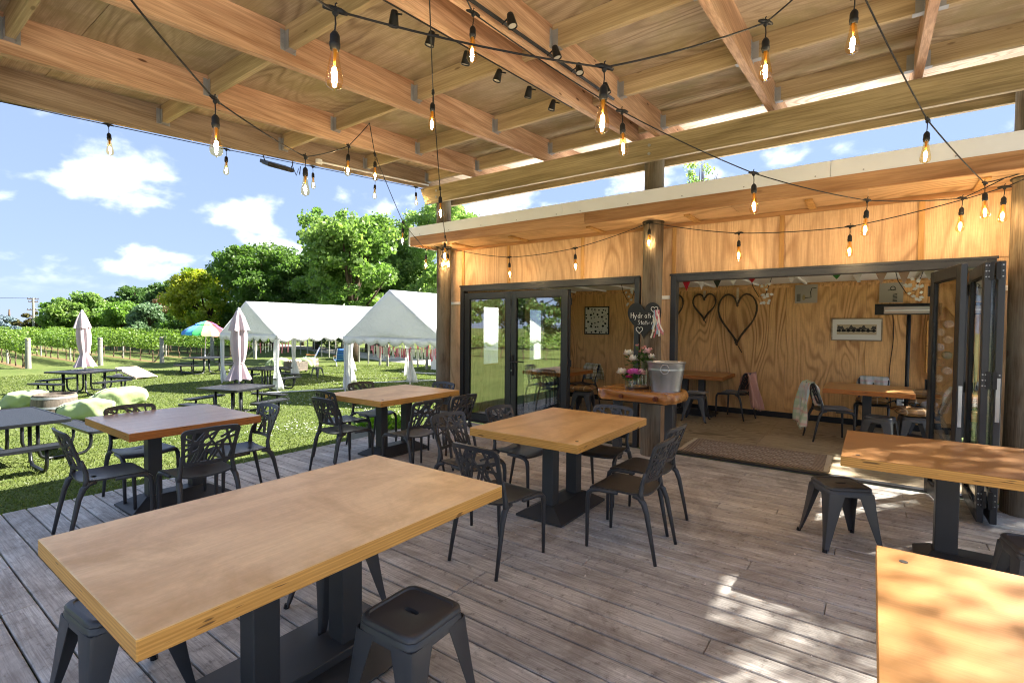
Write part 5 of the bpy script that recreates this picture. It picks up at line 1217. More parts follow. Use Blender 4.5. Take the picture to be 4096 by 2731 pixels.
# trees behind the tents, trunks showing under the canopies
for k, (lab, x, y_, h, w) in enumerate((('thick trunked tree behind the nearer tent front', -26.6, 19.6, 9.5, 6.5), ('tree behind the tents beside the gravel lane', -32.5, 26.5, 9.5, 6.0), ('tree farther along the gravel lane behind the tents', -40.5, 29.0, 9.8, 6.5), ('tree right of the thick trunk behind the tents', -22.5, 29.5, 10.5, 6.5))):
    qq = random.Random(50+k); tree(lab, x, y_, h, [(b[0], b[1], max(b[2], h*.55), b[3], b[4], b[5]) for b in dome(h, w, qq, 8, .35)], 'oak', 14000, .28, .85, .36, 41+k, 4.5, limbs=8)
tree('open crowned tree beside the yard that dapples the right hand tables', 6.6, 12.0, 10.5, [(0, 0, 8.6, 2.6, 2.6, 1.7), (-1.3, -1.0, 8.0, 1.7, 1.7, 1.2), (1.2, .8, 8.2, 1.7, 1.7, 1.2), (-.4, 1.4, 9.0, 1.5, 1.5, 1.0), (-1.0, -4.1, 8.0, 1.8, 1.8, 1.2), (.2, -3.4, 8.3, 1.5, 1.5, 1.0), (-1.9, -2.2, 8.0, 1.3, 1.3, 1.0)], 'oak', 20000, .085, .75, .2, 90, 6.0, limbs=12, shell=.2)
tree('unseen dense tree added to shade the open end of the cabin', 6.6, 17.2, 10.5, [(0, 0, 8.0, 3.0, 3.0, 2.2), (-1.6, -.6, 7.4, 1.9, 1.9, 1.5), (1.2, .8, 7.6, 1.9, 1.9, 1.5), (-.8, 1.6, 8.0, 1.9, 1.9, 1.5)], 'oak', 16000, .24, .8, .25, 91, 6.0, limbs=10, shell=.3)  # out of view, added to keep direct sun off the cabin floor
# trees seen only in the door glass, on the near side of the lawn
for k, (lab, x, y_, h, w) in enumerate((('tall hedge tree on the near lawn reflected in the glass doors at left', -33, -24, 10, 9), ('tall hedge tree on the near lawn reflected beside the first', -26, -27, 11, 9), ('tall hedge tree on the near lawn reflected in the right glass door', -19, -29, 10, 9), ('hedge tree on the near lawn reflected at the glass edge', -40, -21, 9, 9))):
    qq = random.Random(70+k); tree(lab, x, y_, h, dome(h, w, qq, 10, .03), 'dark' if k % 2 else 'oak', 12000, .34, .95, .3, 61+k, group='trees reflected in the glass doors')
for k in range(12):
    v = thing('grapevine', ORD[k]+' grapevine of the row seen only as a reflection in the glass doors', 'grapevine', (-30+1.72*k, -14.5-.25*k, LZ), R(-8), 'grapevines reflected in the glass doors'); fol, tr = vine_me[k % 5]; obj('foliage', fol, v); obj('trunk', tr, v)

# ================================================================== lane, fence posts, shed, pole, vehicle
m = MB(); L_ = [(-60, 30.5), (-42, 27.2), (-33, 24.5), (-26, 22.6), (-18, 21.6), (-8, 21.2), (6, 21.5)]; W2 = 1.5
m._add([(x, y_-W2, LZ+.01) for x, y_ in L_]+[(x, y_+W2, LZ+.01) for x, y_ in L_], [(i, i+1, len(L_)+i+1, len(L_)+i) for i in range(len(L_)-1)]); tag(m.build('gravel_lane', M['gravel'], fix=False), 'gravel lane behind the tents', kind='structure')
fp = [(-40.1, 21.9, 0), (-38.4, 21.8, 0), (-36.9, 21.6, 0), (-35.5, 21.4, 0), (-34.4, 21.3, 0), (-33.2, 21.1, 0), (-32.0, 20.9, 0), (-30.8, 20.7, 0), (-29.6, 20.4, 0), (-28.4, 20.1, 0), (-27.1, 19.8, 0), (-25.6, 19.3, 0), (-24.2, 18.9, 0), (-22.9, 18.7, 1), (-22.0, 18.5, 1), (-21.1, 19.2, 0), (-20.0, 18.9, 0), (-18.9, 18.5, 1)]
for k, (x, y_, big) in enumerate(fp):
    p = thing('fence_post', ('slim ' if not big else 'thicker ')+'timber fence post behind the tents, '+ORD[k]+' of the line from the left', 'fence post', (x, y_, LZ), random.uniform(0, 6), 'timber fence posts behind the tents'); m = MB(); r = .075 if big else .045; m.tube([(0, 0, 0), (random.uniform(-.03, .03), 0, 1.25 if big else 1.45)], [r, r*.92], 8); m.build('pole', M['vinepost'], p)
fw = thing('fence_wire', 'wire strands strung along the timber fence posts', 'wire', (fp[0][0], fp[0][1], LZ)); o0 = Vector((fp[0][0], fp[0][1], 0))
for z in (.45, .85, 1.2): m = MB(); m.tube([Vector((x, y_, z))-o0 for x, y_, _ in fp], .006, 4); m.build('wire', M['galv'], fw)
def corr():
    t = NT('white_corrugated'); v = t.n('TexCoord').outputs['Object']; sp = t.n('SeparateXYZ', {0: v}); h = t.m('SINE', t.m('MULTIPLY', t.m('ADD', sp.outputs[0], sp.outputs[1]), 78.)); return t.bsdf(lin('dcdedc'), .5, 0, t.bump(h, .8, .02), .4)
M['corr'] = corr()
t = thing('shed', 'white corrugated shed with a winery sign seen through the cabin windows', 'shed', (-15.4, 20.2, LZ)); m = MB(); m.box(-3.2, 3.2, -1.7, 1.7, 0, 2.15); m.build('wall', M['corr'], t)
m = MB(); m.box(-3.3, 3.3, -1.8, 1.8, 2.151, 2.24); m.build('roof', M['white_metal'], t)
m = MB(); m.bbox(-1.6, 1.6, -1.745, -1.702, 1.15, 1.95, .004); sg_ = m.build('sign_board', M['white'], t)
def text(txt, size, loc, rot, mat, parent, name='lettering'):
    cu = bpy.data.curves.new(name, 'FONT'); cu.body = txt; cu.size = size; cu.extrude = .002; cu.align_x = 'CENTER'; o = bpy.data.objects.new(name, cu); C.objects.link(o); o.parent = parent; o.location = loc; o.rotation_euler = rot; cu.materials.append(mat)
    bpy.context.view_layer.update(); me = bpy.data.meshes.new_from_object(o.evaluated_get(bpy.context.evaluated_depsgraph_get())); bpy.data.objects.remove(o)
    o = obj(name, me, parent, loc, rot); return o
M['ink'] = plain('sign_ink', '2c2c2e', .6)
text('LE GRA', .42, (0, -1.75, 1.5), (R(90), 0, 0), M['ink'], sg_); text('neyard & Win', .18, (0, -1.75, 1.24), (R(90), 0, 0), M['ink'], sg_)
m = MB(); m.bbox(-.06, .06, -.02, .02, -.75, .75, .005, Matrix.Translation((-1.3, -1.75, .6)) @ Matrix.Rotation(R(40), 4, 'Y')); m.build('brace', M['slabw'], t)
t = thing('power_pole', 'timber power pole with crossarms at the far left', 'pole', (-88.6, 16.0, LZ)); m = MB(); m.tube([(0, 0, 0), (0, 0, 5.5)], [.16, .12], 10); m.build('mast', M['vinepost'], t)
for z, w in ((5.35, .55), (5.0, .45), (3.95, .6)):
    m = MB(); m.bbox(-.05, .05, -w, w, z-.05, z+.05, .005); a = m.build('crossarm', M['bark'], t)
    for s in (-.9, -.4, .4, .9): b = MB(); b.lathe([(.03, 0), (.045, .03), (.03, .07), (.045, .1), (.0, .13)], 8, (0, s*w, z+.05)); b.build('insulator', M['rubber'], a)
m = MB(); m.tube([(0, .1, 4.3), (0, 4.4, 0)], .02, 5); m.build('guy_wire', M['galv'], t); m = MB(); m.tube([(0, 3.2, 1.24), (0, 4.4, 0)], .04, 6); m.build('guy_guard', M['white'], t)
m = MB(); m.tube([(0, 0, 5.45), (-4, -20, 5.0), (-8, -60, 5.4)], .02, 4); m.build('power_line', M['rubber'], t)
def van(label, x, y_, col, rz, wtop):
    t = thing('parked_van', label, 'van', (x, y_, LZ), R(rz), 'vehicles beyond the vineyard'); Mx = Matrix(((1, 0, 0, 0), (0, 0, 1, 0), (0, 1, 0, 0), (0, 0, 0, 1)))
    m = MB(); m.prism([(-2.3, .35), (2.3, .35), (2.35, 1.1), (1.9, 1.25), (1.35, 2.05), (-2.2, 2.1), (-2.35, 1.9)], -.95, .95, Mx); m.build('body', plain('van_paint_'+col, col, .35), t, smooth=20)
    m = MB(); m.prism([(-2.0, 1.25), (1.75, 1.25), (1.25, 1.9), (-2.0, 1.9)], -.965, .965, Mx); m.build('side_window', plain('van_glass_'+col, '1c2024', .1), t)
    m = MB(); m.bbox(-1.9, 1.1, -.8, .8, 2.11, 2.22, .03); m.build('roof_rack', plain('rack_'+wtop, wtop, .5), t)
    for a in (-1.5, 1.5):
        for s in (-1, 1): w = MB(); w.tube([(a, s*.80, .34), (a, s*.98, .34)], .34, 16); w.build('wheel', M['rubber'], t)
van('lime green van half hidden beyond the vineyard', -78, 29.4, '78c020', 68, 'd87830'); van('white van beyond the vineyard right of the lime one', -76, 33.0, 'd8dcd8', 68, 'd8d8d8')

# ================================================================== grass blades and daisies
q = np.random.default_rng(5); N = 200000
rr_ = 8+22*q.random(N)**1.25; th = np.radians(q.uniform(8, 82, N)); px, py = -rr_*np.sin(th), rr_*np.cos(th)
ok = (px < -5.95) & ~((px > -6.2) & (py > 6.3)); px, py = px[ok], py[ok]; n = len(px); a = q.uniform(0, 6.283, n); h = q.uniform(.018, .042, n)*(1+.5*(q.random(n) < .05)); w = .0045+.0006*np.hypot(px, py); lx, ly = q.normal(0, .022, n), q.normal(0, .022, n)
v = np.zeros((n, 3, 3)); v[:, 0] = np.stack([px-w*np.cos(a), py-w*np.sin(a), np.full(n, LZ)], 1); v[:, 1] = np.stack([px+w*np.cos(a), py+w*np.sin(a), np.full(n, LZ)], 1); v[:, 2] = np.stack([px+lx, py+ly, LZ+h], 1)
def tris_mesh(name, v, mat):
    n = len(v); me = bpy.data.meshes.new(name); me.vertices.add(n*3); me.vertices.foreach_set('co', v.astype(np.float32).ravel()); me.loops.add(n*3); me.loops.foreach_set('vertex_index', np.arange(n*3, dtype=np.int32)); me.polygons.add(n)
    me.polygons.foreach_set('loop_start', np.arange(0, n*3, 3, dtype=np.int32)); me.polygons.foreach_set('loop_total', np.full(n, 3, dtype=np.int32)); me.update(calc_edges=True); me.materials.append(mat); return me
tag(obj('grass', tris_mesh('grass', v, leafmat('grass_blade', '526030', '6e7842', '626f3c', .6))), 'short mown grass blades on the lawn', 'grass', kind='stuff')
N = 2600; rr_ = 11+14*q.random(N); th = np.radians(q.uniform(38, 66, N)); px, py = -rr_*np.sin(th), rr_*np.cos(th); px = np.where(px > -7, -7-q.random(N)*8, px); cl = (np.sin(px*1.7)+np.sin(py*2.3+1)+q.normal(0, .6, N)) > .3; px, py = px[cl], py[cl]; n = len(px); r = q.uniform(.012, .022, n); z = LZ+q.uniform(.045, .07, n)
v = np.stack([np.stack([px+r*np.cos(k*math.pi/2), py+r*np.sin(k*math.pi/2), z], 1) for k in range(4)], 1).reshape(-1, 3)
tag(obj('daisies', quads_mesh('daisies', v, [plain('daisy_white', 'e4e4dc', .7)])), 'scattered white daisies in the lawn', 'daisies', kind='stuff')
# ================================================================== inside the cabin
IG = 'plywood tables inside the cabin'
dining_table('plywood table inside the cabin against the back wall beside the pink blanket chair', -2.65, 9.38, 1.22, .98, 'intable', 'plyedge_r', along='X', colgap=.3, group=IG)
dining_table('plywood table inside the cabin below the framed landscape print', -.04, 8.72, 1.02, 1.03, 'intable', 'plyedge_r', colgap=.3, group=IG)
dining_table('plywood table inside the cabin behind the closed glass doors', -4.95, 8.22, 1.10, 1.12, 'intable', 'plyedge_r', colgap=.3, group=IG)
CG = 'black lattice chairs inside the cabin'
chair(-1.97, 9.42, 72, 'black lattice chair with a pink blanket inside the cabin', 2, CG)
chair(-.44, 8.40, -68, 'black lattice chair with a pastel check blanket inside the cabin', 0, CG)
chair(.02, 9.50, 178, 'black lattice chair behind the cabin table under the pale woven blanket', 0, CG)
chair(-4.98, 7.52, 2, 'black lattice chair behind the glass door with a plaid throw', 0, CG)
chair(-4.75, 9.0, 160, 'black lattice chair at the far side of the table behind the glass doors', 0, CG)
SG = 'black metal stools inside the cabin'
stool(-2.42, 8.72, 5, 'black metal stool with a grey seat pad inside the cabin', SG); stool(.10, 8.02, -14, 'bare black metal stool in front of the cabin table', SG); stool(.47, 8.36, 8, 'black metal stool under a brown check cushion inside the cabin', SG)
stool(.66, 9.60, 0, 'black metal stool under stacked cushions at the cabin back wall', SG); stool(-4.12, 7.86, 10, 'black metal stool under a brown check cushion behind the open door', SG)
M['pad'] = fabric('grey_pad', '6e6862', .95); M['brown'] = plaid('brown_check', 'a87c48', [(0, .1, .35, '6a5646'), (1, .3, .35, '6a5646'), (0, .7, .08, 'd8c8a8'), (1, .8, .08, 'd8c8a8')], 5.2)
M['pastel'] = plaid('pastel_check', 'd4d0c0', [(0, .1, .3, 'a8c0a0'), (2, .2, .3, 'a8c0a0'), (0, .6, .2, 'd8a8a0'), (2, .65, .2, 'd8a8a0'), (1, .3, .25, 'b8c0c8')], 6.)
M['pinkb'] = fabric('pink_wool', 'c09080', .95, .2, 30); M['palew'] = plaid('pale_woven', 'c8c8c4', [(0, .1, .3, 'a0b4b0'), (2, .3, .3, 'c8a8a8')], 9.); M['throw'] = plaid('green_throw', 'cfc8b0', [(0, .1, .15, '7c6a40'), (2, .1, .15, '7c6a40'), (0, .5, .25, 'a08c58'), (2, .55, .25, '90905c')], 7.)
def cushion(label, x, y_, z, s, h, mat, rz=0, group='seat cushions inside the cabin'):
    t = thing('cushion', label, 'cushion', (x, y_, z), R(rz), group); n = 14; rs = []
    def f(u, v, sg):
        a, b_ = (u-.5)*2, (v-.5)*2; e = (1-a*a)*(1-b_*b_); k = 1-.06*(1-abs(a))*abs(b_)-.06*(1-abs(b_))*abs(a); return (a*s/2*k, b_*s/2*k, h/2+sg*h/2*(e**.38)+.004*math.sin(9*u+7*v))
    m = MB(); m.grid(lambda u, v: f(u, v, 1), n, n); m.grid(lambda u, v: f(u, v, -1), n, n); m.build('pad', M[mat], t, smooth=True)
    p = MB(); P = [f(u, 0, 0) for u in np.linspace(0, 1, 8)]+[f(1, v, 0) for v in np.linspace(0, 1, 8)]+[f(u, 1, 0) for u in np.linspace(1, 0, 8)]+[f(0, v, 0) for v in np.linspace(1, 0, 8)]; p.tube(P, .005, 5); p.build('piping', M[mat], t)
cushion('grey seat pad on a stool by the cabin back wall', -2.42, 8.72, .453, .33, .05, 'pad'); cushion('grey seat pad on the pink blanket chair', -1.95, 9.42, .436, .36, .045, 'pad'); cushion('grey seat pad on the pastel blanket chair', -.41, 8.41, .436, .36, .045, 'pad', 20)
cushion('brown check cushion nearest the camera inside the cabin', .47, 8.36, .453, .44, .11, 'brown', 12); cushion('brown check cushion on the chair behind the cabin table', .02, 9.47, .438, .42, .09, 'brown')
cushion('lower of two stacked brown check cushions at the cabin back wall', .66, 9.60, .453, .44, .12, 'brown', 4); cushion('upper of two stacked brown check cushions at the cabin back wall', .66, 9.60, .572, .43, .12, 'brown', -9)
cushion('brown check cushion on a stool behind the open glass door', -4.12, 7.86, .453, .42, .10, 'brown', 10)
def blanket(label, x, y_, rz, mat, w=.34, front=.2, back=.5, seed=0):
    """cloth hung over a chair back; local frame of the chair (faces +Y)"""
    t = thing('blanket', label, 'blanket', (x, y_, 0), R(rz), 'blankets over chair backs'); q = random.Random(seed); tw = q.uniform(-.5, .5)
    def f(u, v):
        s = v*(front+back); top = .832
        if s < front: yy, z = -.245+.014*math.sin(u*9)+.16*(front-s)**1.3, top-(front-s)
        else: yy, z = -.345-.025*math.sin(u*8+2)-.16*max(0, (s-front)-.15), top-(s-front)
        k = math.exp(-((s-front)/.06)**2); z = min(z, top-.004)+.006*k; yy += (-.30-yy)*k*.6
        x_ = (u-.5)*w*(.82+.2*(1-k)*v)+.02*math.sin(7*v+seed)+.05*tw*v*v; a = (1-k)*.026
        z += .05*(1-k)*math.sin(u*4.2+seed)*(abs(v-.35)); return (x_, yy+a*math.sin(u*13+seed+v*4)+a*.6*math.sin(u*23+2*seed-v*7), z)
    m = MB(); m.slab(f, 30, 30, (0, -.006, .002)); m.build('cloth', M[mat], t, smooth=True)
    m = MB()
    for k in range(24):
        p = Vector(f((k+.5)/24, 1)); m.tube([p, p+Vector((random.uniform(-.006, .006), 0, -.03))], .002, 3)
    tag(m.build('fringe', M[mat], t), kind='stuff')
blanket('pink wool blanket hung over a chair back inside the cabin', -1.97, 9.42, 74, 'pinkb', .40, .34, .62, 1); blanket('pastel check blanket hung over a chair back inside the cabin', -.44, 8.40, -68, 'pastel', .40, .32, .62, 2)
blanket('pale woven blanket over the chair behind the cabin table', .02, 9.50, 178, 'palew', .44, .25, .3, 3); blanket('plaid throw over the chair seen through the closed glass door', -4.98, 7.52, 2, 'throw', .42, .2, .62, 4); blanket('plaid throw over the chair at the far side of the glass door table', -4.75, 9.0, 160, 'throw', .46, .34, .3, 5)
# cables and gear on the near cushion
t = thing('cable_gear', 'tangle of black cables and clamps on the brown cushion', 'cables', (.40, 8.42, .565)); m = MB(); q = random.Random(9)
m.tube([(-.22+.44*f+.03*math.sin(f*14), .10*math.sin(f*9), .02+.03*abs(math.sin(f*11))) for f in np.linspace(0, 1, 40)], .010, 6); m.build('cable', M['rubber'], t)
m = MB(); m.bbox(-.12, -.04, -.05, .02, .0, .10, .008); m.build('clamp', M['bright'], t); m = MB(); m.grid(lambda u, v: (.22+.09*math.cos(6.283*u)*math.sin(3.1416*v), .05*math.sin(6.283*u)*math.sin(3.1416*v), .04-.04*math.cos(3.1416*v)+.01*math.sin(20*u)), 14, 7); m.build('cloth_bundle', fabric('grey_cloth', '8a8c92'), t, smooth=True)
# rug
def rugmat():
    t = NT('rug_weave'); v = t.n('TexCoord').outputs['Object']; sp = t.n('SeparateXYZ', {0: v}); X, Y = sp.outputs[0], sp.outputs[1]
    fx = t.m('ABSOLUTE', t.m('SUBTRACT', t.m('FRACT', t.m('MULTIPLY', X, 5.2)), .5)); fy = t.m('ABSOLUTE', t.m('SUBTRACT', t.m('FRACT', t.m('MULTIPLY', Y, 5.2)), .5)); d = t.m('ADD', fx, fy)
    col = t.ramp(t.m('FRACT', t.m('MULTIPLY', d, 2.0)), [(0, lin('66605a')), (.25, lin('8e7468')), (.45, lin('d0c6b4')), (.6, lin('746c66')), (.85, lin('a8968a'))])
    bx = t.m('GREATER_THAN', t.m('ABSOLUTE', X), .66); by = t.m('GREATER_THAN', t.m('ABSOLUTE', Y), .32); b = t.m('MAXIMUM', bx, by)
    w = t.m('FRACT', t.m('MULTIPLY', t.m('ADD', X, Y), 16.)); col2 = t.ramp(w, [(0, lin('84665a')), (.5, lin('b8a690')), (.8, lin('665a54'))]); col = t.mix(t.m('MULTIPLY', b, .8), col, col2)
    nz = t.noise(v, 160., 2, .5); return t.bsdf(t.hsv(col, t.m('ADD', t.m('MULTIPLY', nz, .6), .75)), .95, 0, t.bump(nz, .4, .004), .1)
t = thing('rug', 'patterned oriental runner rug just inside the open doors', 'rug', (-1.19, 6.88, .001), R(1)); m = MB(); m.slab(lambda u, v: ((u-.5)*1.56, (v-.5)*.86, .008+.002*math.sin(9*u+3*v)), 12, 8, (0, 0, -.007)); m.build('weave', rugmat(), t)
m = MB(); q = random.Random(2)
for s in (-1, 1):
    for k in range(60): y_ = -.42+.84*k/59; m.tube([(s*.778, y_, .006), (s*(.83+q.uniform(-.01, .01)), y_+q.uniform(-.012, .012), .003)], .006, 4)
tag(m.build('fringe', fabric('rug_fringe', 'c8b89c'), t), kind='stuff')
# wall decorations
def wreath(label, x, z, w, h, tail, seed):
    t = thing('heart_wreath', label, 'wreath', (x, 9.90, z), 0, 'twig hearts on the cabin wall'); q = random.Random(seed)
    for j in range(4):
        P = []; 
        for a in np.linspace(.10, 2*math.pi-.10, 40): P.append((16*math.sin(a)**3/32*w*(1+.03*math.sin(3*a+j)), -.012*j+.012*math.sin(5*a+j*2), (13*math.cos(a)-5*math.cos(2*a)-2*math.cos(3*a)-math.cos(4*a)+2.5)/29*h+.006*math.sin(9*a+j*2)))
        m = MB(); m.tube(P, .012, 5); m.build('twig', M['bark'], t)
    m = MB(); m.tube([(0, 0, -h*.45), (tail*.55, -.01, -h*.5-tail)], .011, 5).tube([(.01, 0, -h*.42), (tail*.45-.03, .01, -h*.5-tail*.9)], .009, 5).tube([(-.01, 0, -h*.45), (-tail*.3, -.01, -h*.5-abs(tail)*.45)], .008, 5); m.build('twig_end', M['bark'], t)
    m = MB(); m.bbox(-.02, .02, -.02, .0, h*.30, h*.62, .002); m.build('hanging_strap', M['palewood'], t)
    m = MB()
    for k in range(26):
        a = q.uniform(0, 6.283); p = Vector((16*math.sin(a)**3/32*w, -.02, (13*math.cos(a)-5*math.cos(2*a)-2*math.cos(3*a)-math.cos(4*a)+2.5)/29*h)); m.tube([p, p+Vector((q.uniform(-.035, .035), -.02, q.uniform(-.035, .035)))], .003, 4)
    tag(m.build('twiglets', M['bark'], t), kind='stuff')
wreath('small twig heart wreath in the middle of three', -2.62, 1.98, .42, .50, -.12, 1); wreath('largest twig heart wreath with a long twisted tail', -2.03, 1.74, .66, .94, -.30, 2); wreath('twig heart wreath cut off by the left door jamb', -3.22, 1.95, .40, .56, -.10, 3)
def picture(label, x0, x1, z0, z1, fr, mat, art, fw=.02, name='framed_print'):
    t = thing(name, label, 'picture', ((x0+x1)/2, 9.925, (z0+z1)/2), 0, 'pictures on the cabin wall'); hx, hz = (x1-x0)/2, (z1-z0)/2
    if fr:
        m = MB(); m.bbox(-hx, hx, -.02, 0, hz-fw, hz, .002).bbox(-hx, hx, -.02, 0, -hz, -hz+fw, .002).bbox(-hx, -hx+fw, -.02, 0, -hz+fw, hz-fw, .002).bbox(hx-fw, hx, -.02, 0, -hz+fw, hz-fw, .002); m.build('frame', fr, t)
    m = MB(); m.box(-hx+fw*.9, hx-fw*.9, -.012, -.004, -hz+fw*.9, hz-fw*.9); m.build('mat_board', mat, t); art(t, hx-fw, hz-fw)
paper = plain('art_paper', 'd8d4c8', .8); linen = fabric('linen', 'a49c8e', .95); inkm = plain('art_ink', '1c1c1c', .8); oakf = wood('oak_frame', '8a7a64', 'b0a088', 'X', .6); tanink = plain('tan_ink', '9a8a64', .8)
def land(t, hx, hz):
    m = MB(); m.box(-hx*.82, hx*.82, -.0135, -.0125, -hz*.50, hz*.50); m.build('print_ground', plain('print_tan', 'b8a888', .8), t)
    m = MB(); n = 30; top = [(-hx*.8+1.6*hx*k/n, hz*(.22+.16*math.sin(k*.7)+.10*math.sin(k*1.9))) for k in range(n+1)]
    m.prism([(-hx*.8, hz*.02)]+top+[(hx*.8, hz*.02)], -.0155, -.0138, VM); m.build('printed_hills', plain('hill_ink', '4a4640', .8), t)
    for k in range(22):
        x = -hx*.78+1.56*hx*k/21; m = MB(); r = hz*(.10+.05*math.sin(k*2.3)); m.prism([(x+r*math.cos(a), -hz*.12+r*math.sin(a)) for a in np.linspace(0, 6.283, 9)[:-1]], -.0165, -.0156, VM); m.build('printed_tree', inkm, t)
picture('wide framed landscape print on the cabin back wall', -.56, .13, 1.39, 1.76, oakf, paper, land, .018)
def dots(t, hx, hz):
    q = random.Random(4)
    for i in range(6):
        for j in range(6):
            x = -hx*.85+1.7*hx*i/5+q.uniform(-.03, .03); z = -hz*.85+1.7*hz*j/5+q.uniform(-.03, .03); r = q.uniform(.014, .028); m = MB(); m.prism([(x+r*math.cos(a)*(1.2 if a < 3.14 else .8), z+r*math.sin(a)) for a in np.linspace(0, 6.283, 8)[:-1]], -.0150, -.0128, VM); m.build('ink_mark', inkm, t)
    m = MB()
    for k in range(9): x, z = q.uniform(-hx*.8, hx*.6), q.uniform(-hz*.8, hz*.8); m.tube([(x, -.0135, z), (x+.05, -.0135, z+q.uniform(-.08, .08)), (x+.12, -.0135, z+q.uniform(-.1, .1))], .002, 4)
    tag(m.build('ink_lines', inkm, t), kind='stuff')
picture('square framed ink print in a black frame seen through the open glass door', -5.19, -4.60, 1.42, 2.03, M['blackpaint'], paper, dots, .022)
def lina(t, hx, hz):
    m = MB(); m.tube([(hx*.9, -.014, hz*.6), (hx*.5, -.014, hz*.6), (hx*.4, -.014, hz*.2), (hx*.45, -.014, -hz*.4), (-hx*.1, -.014, -hz*.45)], .006, 5); m.build('stitched_line', inkm, t)
    for k in range(7): m = MB(); m.tube([(-hx*.85, -.014, -hz*.75+k*.018), (-hx*.5, -.014, -hz*.73+k*.018)], .005, 4); m.build('stitched_bar', inkm, t)
    m = MB(); m.prism([(-hx*.2+.025*math.cos(a), -hz*.4+.05*math.sin(a)) for a in np.linspace(0, 6.283, 12)[:-1]], -.015, -.0128, VM); m.build('painted_oval', tanink, t)
def linb(t, hx, hz):
    m = MB(); m.tube([(.02+.03*math.cos(a), -.014, hz*.45+.03*math.sin(a)) for a in np.linspace(0, 6.283, 14)], .005, 4).tube([(-hx*.3, -.014, hz*.25), (hx*.4, -.014, hz*.3)], .005, 4); m.build('stitched_ring', inkm, t)
    for k in range(6): m = MB(); m.tube([(.02, -.014, -hz*.2-k*.02), (hx*.5, -.014, -hz*.12-k*.022)], .005, 4); m.build('stitched_bar', inkm, t)
picture('linen canvas with a single black line high on the cabin wall', -1.11, -.77, 2.02, 2.34, None, linen, lina, .004, 'linen_canvas'); picture('darker linen canvas with black shapes above the heater', .07, .38, 2.0, 2.32, None, linen, linb, .004, 'linen_canvas')
# bunting and paper garlands
t = thing('bunting', 'string of fabric flags along the inside of the wide door head', 'bunting', (-2.0, 6.60, 2.22)); fcols = [fabric('flag_red', 'b02430'), fabric('flag_white', 'd8d0c8'), fabric('flag_dark', '2c3428'), fabric('flag_cream', 'd8d4c4'), fabric('flag_green', '3c7838'), fabric('flag_floral', 'b89c84')]
m = MB(); m.tube([(x, 0, -.02+.02*math.cos(x*6)) for x in np.linspace(-.02, 2.62, 40)], .004, 5); m.build('tape', M['white'], t)
for k, (x, zb) in enumerate(((0.02, 2.06), (.21, 2.07), (.40, 2.08), (.59, 2.11), (.80, 2.13), (1.22, 2.12), (1.66, 2.13), (1.85, 2.09), (2.06, 2.05), (2.25, 2.04), (2.45, 2.08))):
    m = MB(); zz = zb-2.22; m.prism([(x-.055, -.02), (x+.055, -.02), (x+.004, zz)], -.002, .002, VM); m.build('flag', fcols[(0, 1, 2, 3, 0, 1, 4, 1, 5, 5, 3)[k]], t)
for lab, x, y_, z in (('paper leaf garland hanging left inside the wide doorway', -1.25, 7.5, 2.34), ('paper leaf garland hanging by the heater', .33, 7.5, 2.34), ('paper leaf garland hanging inside the glass doors', -3.15, 7.5, 2.34)):
    t = thing('paper_garland', lab, 'garland', (x, y_, z), 0, 'paper garlands inside the cabin'); q = random.Random(int(x*100))
    m = MB(); m.tube([(-.14, 0, 0), (-.10, 0, -.18), (-.02, 0, -.33), (.06, 0, -.30), (.12, 0, -.12), (.15, 0, 0)], .005, 5); m.build('cord', M['rubber'], t)
    for k in range(16):
        p = Vector((q.uniform(-.02, .14), q.uniform(-.04, .02), -q.uniform(.15, .42))); d = Vector((q.uniform(-1, 1), q.uniform(-.4, .4), q.uniform(-1, .2))).normalized()*.05; s_ = d.cross(Vector((0, 1, 0))).normalized()*.022
        m = MB(); m.ribbon([p, p+d*.5, p+d], [(q.uniform(-.3, .3), -1, .1)]*3, [.01, .04, .004], .001); m.build('paper_leaf', paper, t)
# patio heater
t = thing('patio_heater', 'black electric heater bar on a stand at the cabin back wall', 'heater', (.43, 9.40, 0)); m = MB(); m.tube([(0, 0, .03), (0, 0, 1.90)], .026, 12); m.build('pole', M['blackpaint'], t, smooth=True)
m = MB(); m.lathe([(0, 0), (.22, 0), (.22, .015), (.05, .035), (.03, .06)], 24); m.build('base', M['blackpaint'], t); Mx = Matrix.Translation((0, -.06, 1.88)) @ Matrix.Rotation(R(-66), 4, 'X')
m = MB(); m.rings([[Mx @ Vector((x, yy, zz)) for yy, zz in ((-.07, -.035), (.07, -.035), (.09, 0), (.06, .04), (-.06, .04), (-.09, 0))] for x in (-.41, -.38, .32, .36)], True, True); m.build('lamp_housing', M['blackpaint'], t)
m = MB(); m.box(-.30, .26, -.055, .055, -.038, -.0355, Mx); m.build('reflector', M['bright'], t); m = MB(); m.tube([Mx @ Vector((-.29, 0, -.045)), Mx @ Vector((.25, 0, -.045))], .008, 8); m.build('element', M['white'], t)
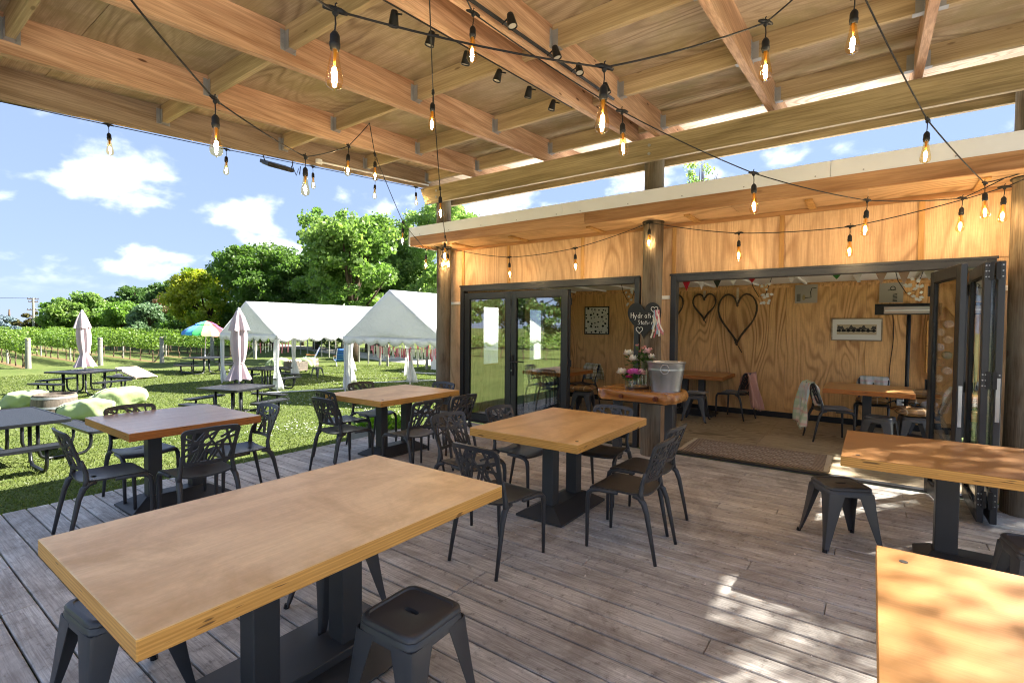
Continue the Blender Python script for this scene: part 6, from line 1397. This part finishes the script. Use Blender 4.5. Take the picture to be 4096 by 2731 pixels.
t = thing('power_cable', 'thin black cable hanging down the cabin back wall', 'cable', (.25, 9.93, .9)); m = MB(); m.tube([(.02*math.sin(f*7), 0, .95-1.5*f) for f in np.linspace(0, 1, 16)], .006, 5); m.build('cord', M['rubber'], t)
# hexagonal blanket shelf
t = thing('blanket_shelf', 'hexagonal plywood shelf full of rolled blankets on the back wall', 'shelf', (.86, 9.92, 1.32)); hexp = [(-.20, -.38), (0, -.62), (.18, -.38), (.18, .38), (0, .62), (-.20, .38)]
for k in range(6):
    a, b_ = Vector((hexp[k][0], 0, hexp[k][1])), Vector((hexp[k-1][0], 0, hexp[k-1][1])); d = b_-a; nn = Vector((d.z, 0, -d.x)).normalized()*.012
    m = MB(); m._add([a, b_, b_+nn, a+nn, a+Vector((0, -.26, 0)), b_+Vector((0, -.26, 0)), b_+nn+Vector((0, -.26, 0)), a+nn+Vector((0, -.26, 0))], [(0, 1, 2, 3), (4, 5, 6, 7), (0, 1, 5, 4), (1, 2, 6, 5), (2, 3, 7, 6), (3, 0, 4, 7)]); m.build('shelf_panel', M['plyedge'], t)
rc = [fabric('roll_'+c, c) for c in ('b89878', 'c8beb0', 'a8604c', '5c7c4c', '8898b0', 'c8a890')]
for k in range(9):
    z = 1.32-.46+.115*k; x = .86+(.045 if k % 2 else -.05); nn = thing('rolled_blanket', ('tan', 'cream', 'rust', 'green', 'blue grey', 'peach')[k % 6]+' rolled blanket, number '+('one', 'two', 'three', 'four', 'five', 'six', 'seven', 'eight', 'nine')[k]+' from the bottom of the hexagonal shelf', 'blanket', (x, 9.90, z), 0, 'rolled blankets in the shelf')
    m = MB(); m.tube([(0, 0, 0), (0, -.22, 0)], .055, 16); m.build('roll', rc[k % 6], nn, smooth=40); m = MB(); sp = [(.006+.0045*a)*1.0 for a in np.linspace(0, 10, 40)]; m.tube([(r*math.cos(a), -.222, r*math.sin(a)) for r, a in zip(sp, np.linspace(0, 18, 40))], .003, 4); m.build('roll_spiral', rc[(k+1) % 6], nn)
